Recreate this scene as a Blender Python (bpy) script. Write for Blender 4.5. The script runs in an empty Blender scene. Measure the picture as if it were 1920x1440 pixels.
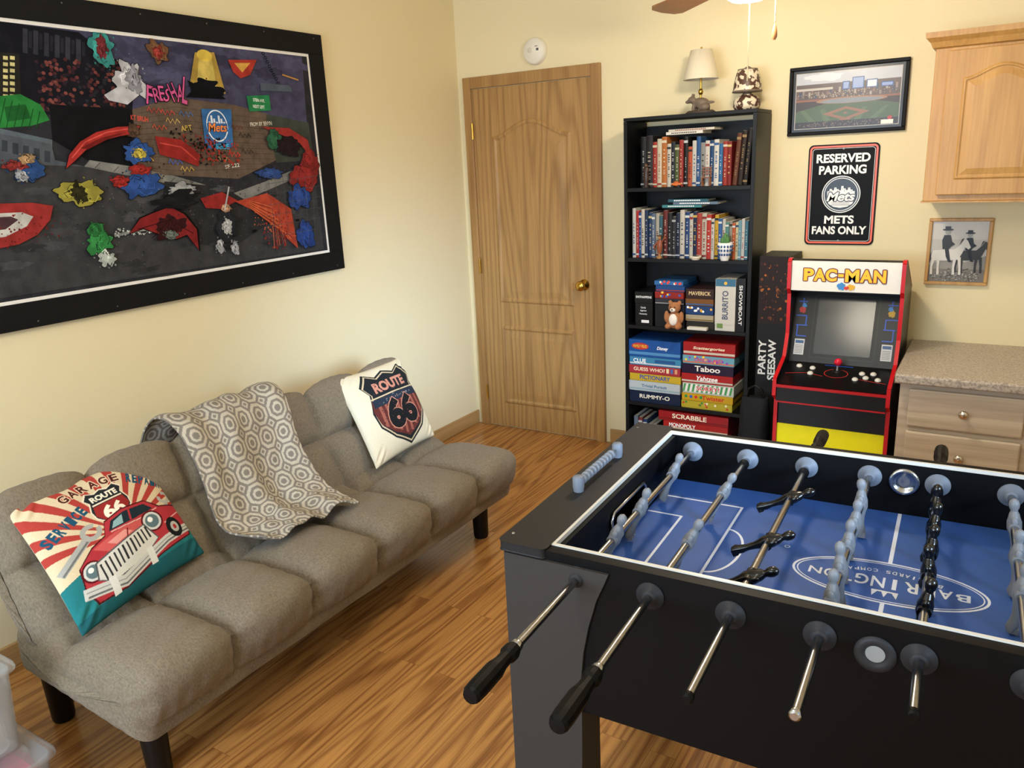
import bpy, math, random
import numpy as np
from mathutils import Vector, Matrix
from math import pi
random.seed(7); rng=np.random.RandomState(3)
S=bpy.context.scene; COL=S.collection
try: S.view_settings.view_transform='Standard'
except Exception: pass

# ---------------------------------------------------------------- camera
CAM=np.array([2.8041,-3.9995,1.6126]); YAW,PIT,ROL,F=0.5643,0.2736,-0.0482,1473.95
def axes():
    f=np.array([-math.sin(YAW)*math.cos(PIT),math.cos(YAW)*math.cos(PIT),-math.sin(PIT)])
    r=np.array([math.cos(YAW),math.sin(YAW),0.]); u=np.cross(r,f)
    r2=r*math.cos(ROL)+u*math.sin(ROL); return r2,np.cross(r2,f),f
AR,AU,AF=axes()
def T(px,py,ax,val):
    """survey helper: where a traced point lies on a known wall / table plane"""
    d=AR*(px-960)/F+AU*(720-py)/F+AF
    p=CAM+d*((val-CAM[ax])/d[ax]); return p
cd=bpy.data.cameras.new("camera"); cd.sensor_width=36; cd.lens=F*36/1920; cd.clip_start=.02
cam=bpy.data.objects.new("camera",cd); COL.objects.link(cam)
m=Matrix.Identity(4)
for i in range(3): m[i][0]=AR[i]; m[i][1]=AU[i]; m[i][2]=-AF[i]; m[i][3]=CAM[i]
cam.matrix_world=m; S.camera=cam

# ---------------------------------------------------------------- colours / materials
def lin(c):
    if isinstance(c,str):
        c=c.lstrip('#'); c=[int(c[i:i+2],16)/255 for i in (0,2,4)]
    return tuple((x/12.92 if x<=.04045 else ((x+.055)/1.055)**2.4) for x in c[:3])+(1.,)
def newmat(name,rough=.5,metal=0.,spec=None):
    m=bpy.data.materials.new(name); m.use_nodes=True
    b=m.node_tree.nodes['Principled BSDF']; b.inputs['Roughness'].default_value=rough; b.inputs['Metallic'].default_value=metal
    if spec is not None: b.inputs['Specular IOR Level'].default_value=spec
    return m,m.node_tree.nodes,m.node_tree.links,b
def bump(n,l,b,hsock,strength,dist=.002):
    k=n.new('ShaderNodeBump'); k.inputs['Strength'].default_value=strength; k.inputs['Distance'].default_value=dist
    l.new(hsock,k.inputs['Height']); l.new(k.outputs[0],b.inputs['Normal'])
def plain(name,c,rough=.5,metal=0.,var=.06,scale=30,bmp=0.,spec=None):
    m,n,l,b=newmat(name,rough,metal,spec)
    tc=n.new('ShaderNodeTexCoord'); no=n.new('ShaderNodeTexNoise'); no.inputs['Scale'].default_value=scale; no.inputs['Detail'].default_value=3
    l.new(tc.outputs['Object'],no.inputs['Vector'])
    mx=n.new('ShaderNodeMix'); mx.data_type='RGBA'; c=lin(c)
    mx.inputs[6].default_value=tuple(x*(1-var) for x in c[:3])+(1,); mx.inputs[7].default_value=tuple(min(1,x*(1+var)) for x in c[:3])+(1,)
    l.new(no.outputs[0],mx.inputs[0]); l.new(mx.outputs[2],b.inputs['Base Color'])
    if bmp: bump(n,l,b,no.outputs[0],bmp)
    return m
def vmat(name,rough=.5,metal=0.,bscale=0,bmp=0.,spec=None,stretch=None,var=.0):
    m,n,l,b=newmat(name,rough,metal,spec)
    a=n.new('ShaderNodeAttribute'); a.attribute_name='Col'; out=a.outputs['Color']
    if bscale:
        tc=n.new('ShaderNodeTexCoord'); mp=n.new('ShaderNodeMapping'); mp.inputs['Scale'].default_value=stretch or (1,1,1)
        no=n.new('ShaderNodeTexNoise'); no.inputs['Scale'].default_value=bscale; no.inputs['Detail'].default_value=3
        l.new(tc.outputs['Object'],mp.inputs[0]); l.new(mp.outputs[0],no.inputs['Vector'])
        if bmp: bump(n,l,b,no.outputs[0],bmp)
        if var:
            mr=n.new('ShaderNodeMapRange'); mr.inputs[1].default_value=.3; mr.inputs[2].default_value=.7; mr.inputs[3].default_value=1-var; mr.inputs[4].default_value=1+var; l.new(no.outputs[0],mr.inputs[0])
            vm=n.new('ShaderNodeVectorMath'); vm.operation='MULTIPLY'; l.new(out,vm.inputs[0]); l.new(mr.outputs[0],vm.inputs[1]); out=vm.outputs[0]
    l.new(out,b.inputs['Base Color']); return m
def wood(name,light,dark,cells=(9,9,.9),rings=9.,rough=.4,fine=.35,planks=None,streak=(120,120,3),ringamt=.6,det=.0,power=1.8,spec=None):
    """contour lines of stretched noise give oak cathedrals"""
    m,n,l,b=newmat(name,rough,0.,spec)
    tc=n.new('ShaderNodeTexCoord'); base=tc.outputs['Object']
    w=None
    if planks:
        sp=n.new('ShaderNodeSeparateXYZ'); cb=n.new('ShaderNodeCombineXYZ'); l.new(base,sp.inputs[0]); l.new(sp.outputs[1],cb.inputs[0]); l.new(sp.outputs[0],cb.inputs[1])
        br=n.new('ShaderNodeTexBrick'); br.inputs['Scale'].default_value=1; br.inputs['Brick Width'].default_value=planks[0]; br.inputs['Row Height'].default_value=planks[1]
        br.inputs['Mortar Size'].default_value=.0005; br.inputs['Color1'].default_value=(0,0,0,1); br.inputs['Color2'].default_value=(1,1,1,1); br.inputs['Mortar'].default_value=(.5,.5,.5,1); br.offset=.37
        l.new(cb.outputs[0],br.inputs['Vector']); w=br.outputs['Color']
    def noise(sc,detail,scale=1.):
        mp=n.new('ShaderNodeMapping'); mp.inputs['Scale'].default_value=sc; l.new(base,mp.inputs[0])
        no=n.new('ShaderNodeTexNoise'); no.noise_dimensions='4D'; no.inputs['Scale'].default_value=scale; no.inputs['Detail'].default_value=detail
        l.new(mp.outputs[0],no.inputs['Vector'])
        if w is not None:
            mm=n.new('ShaderNodeMath'); mm.operation='MULTIPLY'; mm.inputs[1].default_value=37.; l.new(w,mm.inputs[0]); l.new(mm.outputs[0],no.inputs['W'])
        return no.outputs[0]
    def mth(op,a,bv):
        k=n.new('ShaderNodeMath'); k.operation=op
        if hasattr(a,'type'): l.new(a,k.inputs[0])
        else: k.inputs[0].default_value=a
        if hasattr(bv,'type'): l.new(bv,k.inputs[1])
        else: k.inputs[1].default_value=bv
        return k.outputs[0]
    n1=noise(cells,det)
    r=mth('MULTIPLY',n1,rings*6.283); r=mth('SINE',r,0); r=mth('MULTIPLY',r,.5); r=mth('ADD',r,.5); r=mth('POWER',r,power)
    n2=noise(streak,3)
    mr=n.new('ShaderNodeMapRange'); mr.inputs[1].default_value=.35; mr.inputs[2].default_value=.7; l.new(n2,mr.inputs[0])
    fac=mth('ADD',mth('MULTIPLY',r,ringamt),mth('MULTIPLY',mr.outputs[0],fine))
    if w is not None: fac=mth('ADD',fac,mth('MULTIPLY',mth('SUBTRACT',w,.5),.22))
    mx=n.new('ShaderNodeMix'); mx.data_type='RGBA'; mx.clamp_factor=True; l.new(fac,mx.inputs[0]); mx.inputs[6].default_value=lin(light); mx.inputs[7].default_value=lin(dark)
    out=mx.outputs[2]
    if w is not None:
        m2=n.new('ShaderNodeMix'); m2.data_type='RGBA'; l.new(br.outputs['Fac'],m2.inputs[0]); l.new(out,m2.inputs[6]); m2.inputs[7].default_value=lin('#5a3418'); out=m2.outputs[2]
    l.new(out,b.inputs['Base Color']); bump(n,l,b,n2,.12,.001)
    return m
M_WALL=plain('wall_paint','#e8dab2',.85,var=.015,scale=60,bmp=.08)
M_CEIL=plain('ceiling_paint','#f4efe2',.9,var=.02)
M_FLOOR=wood('laminate_oak','#bb864a','#6f411e',(11,.8,1),9.,.25,.42,planks=(.95,.075),streak=(150,4,1),ringamt=.52,det=.3,power=2.0)
M_DOOR=wood('oak_door','#b48c56','#7d5930',(5.5,5.5,.42),14.,.45,.4,streak=(130,130,4),ringamt=.4,det=.2,power=2.2)
M_TRIM=wood('oak_trim','#ad8550','#825b31',(5,5,.6),5.,.45,.4,ringamt=.35)
M_TRIMH=wood('oak_trim_horizontal','#b8935f','#8d683a',(.6,.6,6),5.,.45,.4,streak=(4,4,130),ringamt=.35)
M_CAB=wood('cabinet_oak','#c79958','#a0733c',(5,5,.5),7.,.4,.4,streak=(120,120,4),ringamt=.32)
M_DRAW=wood('pickled_oak','#d0c2b0','#ab9a88',(.6,.6,8),6.,.45,.4,streak=(4,4,130),ringamt=.4)
M_FAN=wood('fan_blade_wood','#b07a4c','#8a5630',(1,6,6),6.,.4,.3,ringamt=.3)
M_BLACK=plain('black_laminate','#0d0d0e',.45,var=.05,spec=.25)
M_SATIN=plain('satin_black','#050506',.5,var=.03,spec=.15)
M_CHAR=plain('charcoal_laminate','#383533',.6,var=.05,scale=80,spec=.2)
M_CAP=plain('grained_charcoal','#1b1b1d',.55,var=.2,scale=400,bmp=.15,spec=.3)
M_CHROME=plain('chrome','#b8bbc0',.18,1.,var=.03)
M_BRASS=plain('brass','#c9a24c',.22,1.,var=.05)
V=vmat('printed_paint',.55,bscale=40,var=.03,spec=.3)
VG=vmat('printed_gloss',.3,bscale=40,var=.02,spec=.35)
VMAT=vmat('matte_print',.9,bscale=26,var=.22,spec=.12)
VFAB=vmat('printed_fabric',.9,bscale=500,bmp=.3,var=.10,spec=.2)
VFLEECE=vmat('fleece',1.,bscale=260,bmp=.7,var=.14,spec=.1)

# ---------------------------------------------------------------- mesh builder
class MB:
    def __init__(s): s.v=[]; s.f=[]; s.c=[]; s.m=[]; s.sm=[]
    def add(s,vs,fs,c='#888888',mi=0,sm=False):
        o=len(s.v); s.v.extend([tuple(map(float,p)) for p in vs]); c=lin(c) if not (isinstance(c,tuple) and len(c)==4) else c
        for f in fs: s.f.append([i+o for i in f]); s.c.append(c); s.m.append(mi); s.sm.append(sm)
        return s
    def box(s,x0,x1,y0,y1,z0,z1,c='#888888',mi=0):
        v=[(x,y,z) for x in (x0,x1) for y in (y0,y1) for z in (z0,z1)]
        return s.add(v,[(0,1,3,2),(4,6,7,5),(0,4,5,1),(2,3,7,6),(0,2,6,4),(1,5,7,3)],c,mi)
    def rings(s,R,c='#888888',mi=0,sm=True,cap=True,closed=True):
        n=len(R[0]); v=[p for r in R for p in r]; f=[]
        for i in range(len(R)-1):
            for j in range(n if closed else n-1):
                k=(j+1)%n; f.append((i*n+j,i*n+k,(i+1)*n+k,(i+1)*n+j))
        s.add(v,f,c,mi,sm)
        if cap:
            s.add(R[0],[tuple(range(n))[::-1]],c,mi,False); s.add(R[-1],[tuple(range(n))],c,mi,False)
        return s
    def lathe(s,prof,c='#888888',o=(0,0,0),ax=(0,0,1),seg=24,mi=0,sm=True,sx=1,sy=1,ph=0):
        A=Vector(ax).normalized(); q=A.to_track_quat('Z','Y'); X=q@Vector((1,0,0)); Y=q@Vector((0,1,0)); o=Vector(o)
        R=[[o+A*h+X*(r*sx*math.cos(2*math.pi*j/seg+ph))+Y*(r*sy*math.sin(2*math.pi*j/seg+ph)) for j in range(seg)] for r,h in prof]
        return s.rings(R,c,mi,sm)
    def cyl(s,p0,p1,r,c='#888888',seg=20,mi=0,r2=None):
        p0=Vector(p0);p1=Vector(p1); return s.lathe([(r,0),(r if r2 is None else r2,(p1-p0).length)],c,p0,p1-p0,seg,mi)
    def tube(s,path,r,c='#888888',seg=10,mi=0):
        P=[Vector(p) for p in path]; R=[]
        for i,p in enumerate(P):
            t=(P[min(i+1,len(P)-1)]-P[max(i-1,0)]).normalized(); q=t.to_track_quat('Z','Y'); X=q@Vector((1,0,0)); Y=q@Vector((0,1,0))
            R.append([p+X*(r*math.cos(2*math.pi*j/seg))+Y*(r*math.sin(2*math.pi*j/seg)) for j in range(seg)])
        return s.rings(R,c,mi)
    def ell(s,o,rx,ry,rz,c='#888888',seg=20,mi=0,rot=None):
        o=Vector(o); R=[]
        for i in range(13):
            a=math.pi*(i+.02)/12.04-math.pi/2; ring=[]
            for j in range(seg):
                b=2*math.pi*j/seg; p=Vector((rx*math.cos(a)*math.cos(b),ry*math.cos(a)*math.sin(b),rz*math.sin(a)))
                if rot: p=rot@p
                ring.append(o+p)
            R.append(ring)
        return s.rings(R,c,mi)
    def prism(s,poly,fn,a,b,c='#888888',mi=0):
        n=len(poly); v=[fn(u,w,a) for u,w in poly]+[fn(u,w,b) for u,w in poly]
        f=[tuple(range(n)),tuple(range(n,2*n))[::-1]]+[(i,(i+1)%n,n+(i+1)%n,n+i) for i in range(n)]
        return s.add(v,f,c,mi)
    def art(s,A,fn,mi=0,step=5e-5):
        for k,(pts,faces,c) in enumerate(A.items): s.add([fn(p[0],p[1],(k+1)*step) for p in pts],faces,c,mi)
        return s
    def build(s,name,mats,parent=None,bevel=0,sub=0,label=None,seg=2):
        me=bpy.data.meshes.new(name)
        me.from_pydata(s.v,[],s.f); me.update()
        if not isinstance(mats,(list,tuple)): mats=[mats]
        for q in mats: me.materials.append(q)
        me.polygons.foreach_set('material_index',s.m); me.polygons.foreach_set('use_smooth',s.sm)
        at=me.color_attributes.new('Col','FLOAT_COLOR','CORNER'); buf=[]
        for p,c in zip(me.polygons,s.c): buf.extend(c*p.loop_total)
        at.data.foreach_set('color',buf)
        o=bpy.data.objects.new(name,me); COL.objects.link(o)
        if parent: o.parent=parent
        if bevel:
            b=o.modifiers.new('bevel','BEVEL'); b.width=bevel; b.segments=seg; b.limit_method='ANGLE'; b.angle_limit=math.radians(50)
        if sub: k=o.modifiers.new('sub','SUBSURF'); k.levels=sub; k.render_levels=sub
        if label: o['label']=label
        return o
def tag(o,label,cat,group=None):
    o['label']=label; o['category']=cat
    if group: o['group']=group
    return o
def thing(name,label,cat,loc=(0,0,0),rz=0,group=None):
    e=bpy.data.objects.new(name,None); e.empty_display_size=.05; COL.objects.link(e); e.location=loc; e.rotation_euler=(0,0,rz); return tag(e,label,cat,group)
def struct(o): o['kind']='structure'; return o
def clone(o,parent=None):
    k=o.copy(); COL.objects.link(k)
    if parent is not None: k.parent=parent
    return k

# ---------------------------------------------------------------- flat art
_tc={}
def text_geo(t,bold=0.,shear=0.):
    key=(t,bold,shear)
    if key in _tc: return _tc[key]
    cu=bpy.data.curves.new('tmp','FONT'); cu.body=t; cu.size=1; cu.offset=bold; cu.shear=shear; cu.resolution_u=4
    o=bpy.data.objects.new('tmp',cu); COL.objects.link(o); dg=bpy.context.evaluated_depsgraph_get(); me=o.evaluated_get(dg).to_mesh()
    P=np.array([v.co[:2] for v in me.vertices]) if len(me.vertices) else np.zeros((1,2)); Fc=[tuple(p.vertices) for p in me.polygons]
    o.evaluated_get(dg).to_mesh_clear(); bpy.data.objects.remove(o); bpy.data.curves.remove(cu)
    lo=P.min(0); hi=P.max(0); sz=np.maximum(hi-lo,1e-6); P=(P-(lo+hi)/2); _tc[key]=(P,Fc,sz); return _tc[key]
class Art:
    def __init__(s): s.items=[]
    def poly(s,pts,c): s.items.append(([tuple(p) for p in pts],[tuple(range(len(pts)))],lin(c))); return s
    def rect(s,u0,v0,u1,v1,c): return s.poly([(u0,v0),(u1,v0),(u1,v1),(u0,v1)],c)
    def ell(s,u,v,a,b,c,n=28,rot=0):
        cr,sr=math.cos(rot),math.sin(rot)
        return s.poly([(u+a*math.cos(t)*cr-b*math.sin(t)*sr,v+a*math.cos(t)*sr+b*math.sin(t)*cr) for t in [2*math.pi*i/n for i in range(n)]],c)
    def ring(s,u,v,a,b,w,c,n=40,t0=0,t1=2*math.pi):
        pts=[];fc=[]
        for i in range(n+1):
            t=t0+(t1-t0)*i/n; pts+= [(u+a*math.cos(t),v+b*math.sin(t)),(u+(a-w)*math.cos(t),v+(b-w)*math.sin(t))]
        for i in range(n): fc.append((2*i,2*i+1,2*i+3,2*i+2))
        s.items.append((pts,fc,lin(c))); return s
    def line(s,pts,w,c):
        P=[Vector(p) for p in pts]; L=[];fc=[]
        for i,p in enumerate(P):
            t=(P[min(i+1,len(P)-1)]-P[max(i-1,0)]); t=t.normalized() if t.length>0 else Vector((1,0)); nn=Vector((-t.y,t.x))*w/2; L+=[tuple(p+nn),tuple(p-nn)]
        for i in range(len(P)-1): fc.append((2*i,2*i+1,2*i+3,2*i+2))
        s.items.append((L,fc,lin(c))); return s
    def text(s,t,u,v,w,h,c,bold=.01,rot=0,shear=0.,out=None,outw=.05):
        P,Fc,sz=text_geo(t,bold,shear)
        if out:
            P2,F2,s2=text_geo(t,bold+outw,shear); s._put(P2,F2,u,v,w/sz[0],h/sz[1],out,rot)
        s._put(P,Fc,u,v,w/sz[0],h/sz[1],c,rot); return s
    def otext(s,t,u,v,w,h,c,out,d,bold=.02,rot=0,shear=0.):
        P,Fc,sz=text_geo(t,bold,shear)
        for k in range(12): a=2*math.pi*k/12; s._put(P,Fc,u+d*math.cos(a),v+d*math.sin(a),w/sz[0],h/sz[1],out,rot)
        s._put(P,Fc,u,v,w/sz[0],h/sz[1],c,rot); return s
    def _put(s,P,Fc,u,v,sx,sy,c,rot):
        cr,sr=math.cos(rot),math.sin(rot); x=P[:,0]*sx; y=P[:,1]*sy
        s.items.append((list(zip(u+x*cr-y*sr,v+x*sr+y*cr)),Fc,lin(c)))
    def blob(s,u,v,a,b,c,n=44,j=.35,seed=0,rot=0):
        r=random.Random(seed*7+11); cr,sr=math.cos(rot),math.sin(rot); P=[]
        H=[(q,r.random()*6.28,r.uniform(.4,1.)) for q in (2,3,5,7,11)]
        for i in range(n):
            t=2*math.pi*i/n; k=1-j*(.5+.5*sum(w*math.sin(q*t+p) for q,p,w in H)/2.2); x=a*k*math.cos(t); y=b*k*math.sin(t); P.append((u+x*cr-y*sr,v+x*sr+y*cr))
        return s.poly(P,c)
    def splat(s,u,v,a,b,c,n=18,seed=0,size=.004):
        r=random.Random(seed+5)
        for i in range(n):
            t=r.random()*6.28; k=r.random()**.6; q=size*(.4+r.random()); s.ell(u+a*k*math.cos(t),v+b*k*math.sin(t),q,q*(.6+.6*r.random()),c,7)
        return s
    def clip(s,u0,v0,u1,v1):
        s.items=[([(min(max(p[0],u0),u1),min(max(p[1],v0),v1)) for p in pts],fc,c) for pts,fc,c in s.items]; return s
    def mute(s,sat,gain):
        o=[]
        for pts,fc,c in s.items:
            g=(c[0]*.3+c[1]*.55+c[2]*.15); o.append((pts,fc,tuple((g+(x-g)*sat)*gain for x in c[:3])+(1.,)))
        s.items=o; return s
    def raster(s,U,Vv,base):
        """paint the shapes on a grid of surface points -> (N,4) colours"""
        C=np.tile(np.array(base),(U.size,1)); u=U.ravel(); v=Vv.ravel()
        for pts,faces,c in s.items:
            P=np.array(pts)
            for f in faces:
                q=P[list(f)]; lo=q.min(0);hi=q.max(0)
                idx=np.where((u>=lo[0])&(u<=hi[0])&(v>=lo[1])&(v<=hi[1]))[0]
                if not len(idx): continue
                x=u[idx];y=v[idx]; ins=np.zeros(len(idx),bool); n=len(q)
                for i in range(n):
                    x1,y1=q[i];x2,y2=q[(i+1)%n]
                    if y1==y2: continue
                    cnd=((y1>y)!=(y2>y))&(x<(x2-x1)*(y-y1)/(y2-y1)+x1); ins^=cnd
                C[idx[ins]]=c
        return C
def grid_obj(name,P,C,mat,parent=None,off=None,closed_u=False,label=None):
    """P (n,m,3) surface grid(s): list of grids ; C list of per-vertex colours"""
    vs=[];fs=[];cs=[];o=0
    for p,c in zip(P,C):
        n,m_=p.shape[:2]; vs.append(p.reshape(-1,3)); cs.append(np.broadcast_to(np.array(c),(n*m_,4)) if np.ndim(c)==1 else c.reshape(-1,4))
        I=np.arange(n*m_).reshape(n,m_)+o; a=I[:-1,:-1].ravel();b=I[1:,:-1].ravel();c2=I[1:,1:].ravel();d=I[:-1,1:].ravel(); fs.append(np.stack([a,b,c2,d],1))
        if closed_u:
            a=I[-1,:-1];b=I[0,:-1];c2=I[0,1:];d=I[-1,1:]; fs.append(np.stack([a,b,c2,d],1))
        o+=n*m_
    Vv=np.concatenate(vs); off=np.array(off if off is not None else (0,0,0)); Vv=Vv-off; Fc=np.concatenate(fs); Cc=np.concatenate(cs)
    me=bpy.data.meshes.new(name); me.from_pydata(Vv.tolist(),[],Fc.tolist()); me.update(); me.materials.append(mat)
    at=me.color_attributes.new('Col','FLOAT_COLOR','POINT'); at.data.foreach_set('color',Cc.astype(np.float32).ravel())
    me.polygons.foreach_set('use_smooth',[True]*len(me.polygons))
    ob=bpy.data.objects.new(name,me); COL.objects.link(ob); ob.location=tuple(off)
    if parent: ob.parent=parent
    if label: ob['label']=label
    return ob

# ---------------------------------------------------------------- room shell
RX,RY,H=3.75,-5.6,2.62
def slab(name,a,mat): return struct(MB().box(*a).build(name,mat))
slab('floor',(-.1,RX+.1,RY-.1,.1,-.1,0),M_FLOOR)
slab('ceiling',(-.1,RX+.1,RY-.1,.1,H,H+.1),M_CEIL)
slab('wall_left',(-.1,0,RY-.1,.1,0,H),M_WALL)
slab('wall_back',(0,RX,0,.1,0,H),M_WALL)
wf=MB(); wf.box(0,.5,RY-.1,RY,0,H).box(2.3,RX,RY-.1,RY,0,H).box(.5,2.3,RY-.1,RY,0,.8).box(.5,2.3,RY-.1,RY,2.1,H); struct(wf.build('wall_front',M_WALL))
wn=MB(); M_VIN=plain('white_vinyl','#eeeeea',.4)
for a in ((.5,.56,.8,2.1),(2.24,2.3,.8,2.1),(.56,2.24,.8,.86),(.56,2.24,2.04,2.1),(1.37,1.43,.86,2.04)): wn.box(a[0],a[1],RY-.08,RY-.02,a[2],a[3])
struct(wn.build('window_1',M_VIN))
wr=MB(); WY0,WY1,WZ0,WZ1=-3.6,-2.6,1.0,2.0
wr.box(RX,RX+.1,RY-.1,WY0,0,H).box(RX,RX+.1,WY1,.1,0,H).box(RX,RX+.1,WY0,WY1,0,WZ0).box(RX,RX+.1,WY0,WY1,WZ1,H); struct(wr.build('wall_right',M_WALL))
wn=MB()
for a in ((WY0,WY0+.05,WZ0,WZ1),(WY1-.05,WY1,WZ0,WZ1),(WY0+.05,WY1-.05,WZ0,WZ0+.05),(WY0+.05,WY1-.05,WZ1-.05,WZ1)): wn.box(RX+.04,RX+.08,a[0],a[1],a[2],a[3])
struct(wn.build('added_window',M_VIN))  # unseen window frame, added to go with the aimed side light
def skirt(name,a): struct(MB().box(*a).build(name,M_TRIMH,bevel=.004))
skirt('baseboard_left',(0,.014,RY,-.001,0,.085))
skirt('baseboard_back',(.945,1.15,-.014,0,0,.085))
DX0,DX1=.10,.86
def arch(x0,x1,z0,zs,rise,n=22):
    P=[(x0,z0),(x1,z0),(x1,zs)]; c=(x0+x1)/2;h=(x1-x0)/2
    for i in range(1,n):
        t=i/n; x=x1-(x1-x0)*t; k=(x-c)/h
        P.append((x,zs+rise*max(0,(math.cos(k*math.pi)*.5+.5))**.85))
    P.append((x0,zs)); return P
def panel(mb,P,y,c='#888888',mi=0,prof=((0,0),(.010,.007),(.02,.0075),(.03,.002),(.038,.002),(.075,.0065)),sgn=-1):
    xs=[p[0] for p in P];zs=[p[1] for p in P];cx=(min(xs)+max(xs))/2;cz=(min(zs)+max(zs))/2;w=max(xs)-min(xs);h=max(zs)-min(zs);R=[]
    for d,e in prof: R.append([(cx+(x-cx)*(1-2*d/w),y+sgn*e,cz+(z-cz)*(1-2*d/h)) for x,z in P])
    mb.rings(R,c,mi,sm=False,cap=False); mb.add(R[-1],[tuple(range(len(P)))],c,mi)
d=MB().box(DX0,DX1,-.012,-.0005,.008,2.03)
panel(d,arch(DX0+.125,DX1-.125,.80,1.765,.085),-.012); panel(d,[(DX0+.125,.16),(DX1-.125,.16),(DX1-.125,.66),(DX0+.125,.66)],-.012)
door=struct(d.build('door_1',M_DOOR))
c=MB().box(.045,.097,-.022,-.0005,0,2.095).box(.863,.918,-.022,-.0005,0,2.095).box(.097,.863,-.022,-.0005,2.033,2.095)
c.box(.092,.0985,-.014,-.0005,0,2.033).box(.8615,.868,-.014,-.0005,0,2.033)
struct(c.build('trim_1',M_TRIM,bevel=.006))
kn=MB().lathe([(.031,0),(.031,.006),(.012,.012),(.011,.034),(.024,.042),(.029,.056),(.024,.07),(.008,.074)],o=(.80,-.0125,.93),ax=(0,-1,0)); kn.build('door_knob',M_BRASS,door,label='polished brass door knob')
for z in (.22,1.02,1.8):
    h=MB().cyl((.099,-.024,z-.045),(.099,-.024,z+.045),.006).box(.092,.106,-.0235,-.0225,z-.04,z+.04); h.build('hinge',M_BRASS,door,label='brass hinge')
sm=thing('smoke_detector','round white ceiling-style smoke alarm mounted above door','smoke alarm',(.53,0,2.19))
MB().lathe([(.07,0),(.07,.012),(.066,.024),(.058,.032),(.0,.034)],ax=(0,-1,0),o=(0,-.001,0),seg=40).build('detector_body',plain('white_plastic','#ece6d6',.45),sm)
MB().lathe([(.014,0),(.012,.004),(0,.0045)],o=(-.02,-.034,.005),ax=(0,-1,0)).build('test_button',plain('grey_plastic','#d6d0c0',.5),sm)
a=Art().rect(.02,.0,.035,.012,'#555555').rect(.012,.02,.03,.024,'#777777'); MB().art(a,lambda u,v,l:(u,-.0352-l,v)).build('vent_marks',V,sm)

# ---------------------------------------------------------------- mural
X=.03
def mw(px,py): p=T(px,py,0,X); return (p[1],p[2])
def mp(L): return [mw(*q) for q in L]
mu=thing('framed_mural','wide black-framed spray-paint street mural on cream wall','painting',(0,-2.08,1.15))
Y0,Y1,Z0,Z1=-3.06,-1.11,1.15,2.22; fw=.088
f=MB()
for a in ((Y0,Y1,Z1-fw,Z1),(Y0,Y1,Z0,Z0+fw),(Y0,Y0+fw,Z0+fw,Z1-fw),(Y1-fw,Y1,Z0+fw,Z1-fw)): f.box(.002,.028,a[0]+2.08,a[1]+2.08,a[2]-1.15,a[3]-1.15)
fr=f.build('frame',plain('flat_black_board','#131314',.65,var=.3,scale=40,bmp=.1,spec=.15),mu,bevel=.002)
M_DS=plain('dull_steel','#6a6a6a',.6,.6)
for y in np.arange(-2.9,-1.1,.29):
    for z in (Z1-.02,Z0+.02): MB().lathe([(.003,0),(.0025,.0012)],'#707070',(.028,y+2.08,z-1.15),(1,0,0),8).build('screw',M_DS,mu)
l0=MB().box(.002,.022,Y0+fw+2.08,Y1-fw+2.08,Z0+fw-1.15,Z1-fw-1.15,'#e9e6de'); l0.build('liner',V,mu,label='white inner border')
A=Art(); i0,i1,j0,j1=Y0+fw+.012,Y1-fw-.012,Z0+fw+.012,Z1-fw-.012
A.rect(i0,j0,i1,j1,'#2c2c31')
def PP(L,c): A.poly(mp(L),c)
def shade(c,k):
    c=c.lstrip('#'); return '#%02x%02x%02x'%tuple(max(0,min(255,int(int(c[i:i+2],16)*k))) for i in (0,2,4))
PP([(-200,10),(0,25),(200,55),(568,104),(578,235),(240,205),(-200,200)],'#454460')
for k in range(14):
    u,v=mw(230+k*25,90+(k*37)%90); A.blob(u,v,.10,.035,('#3f3e58','#4d4c6a','#38374e')[k%3],seed=k+60,j=.5)
PP([(-200,10),(0,30),(150,60),(200,100),(255,130),(250,215),(-200,215)],'#17171e')
for i in range(6):
    x=45+i*20; PP([(x,52+i*4),(x+9,54+i*4),(x+9,100+i*3),(x,98+i*3)],'#34343f')
    PP([(x+11,58+i*4),(x+17,59+i*4),(x+17,90+i*3),(x+11,89+i*3)],'#26262f')
PP([(0,97),(38,100),(42,192),(0,190)],'#26241f')
for r_ in range(7):
    for q in range(2): PP([(8+q*13,104+r_*12),(17+q*13,105+r_*12),(17+q*13,112+r_*12),(8+q*13,111+r_*12)],'#c8bc78')
rr=random.Random(4)
for i in range(220):
    x=70+rr.random()*165; y=110+rr.random()*98; u,v=mw(x,y); A.ell(u,v,.007,.006,rr.choice(['#4a2226','#5a2a2a','#33202a','#6a3430','#26262c','#7c4038']),8)
PP([(95,195),(250,205),(250,320),(180,308),(100,262)],'#121215')
PP([(0,240),(100,262),(100,280),(0,262)],'#55606a'); PP([(0,180),(40,176),(78,196),(95,225),(60,236),(0,240)],'#1a7a2e'); PP([(10,200),(50,195),(60,222),(15,228)],'#125822')
for k in range(6): A.line([mw(k*14,240),mw(12+k*13,184+k*5)],.003,'#0f4a1c')
PP([(170,300),(250,312),(330,330),(440,362),(500,340),(585,305),(588,320),(450,380),(320,345),(160,312)],'#7c7c78')
for k in range(8): A.line([mw(190+k*35,305+k*7),mw(180+k*35,315+k*7)],.003,'#4c4c4a')
PP([(250,205),(330,182),(440,196),(505,214),(520,300),(450,335),(310,328),(262,312)],'#635244')
for r_ in range(11):
    A.line([mw(262,212+r_*10),mw(330,200+r_*12),mw(515,226+r_*9)],.0016,'#4a3c32')
    for q in range(12): x=268+q*20+(r_%2)*10; y=209+r_*10.4-.14*(x-262)*(1 if x<330 else .0)+(0 if x<330 else (x-330)*.10-9); A.line([mw(x,y),mw(x,y+9)],.0014,'#4a3c32')
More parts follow.
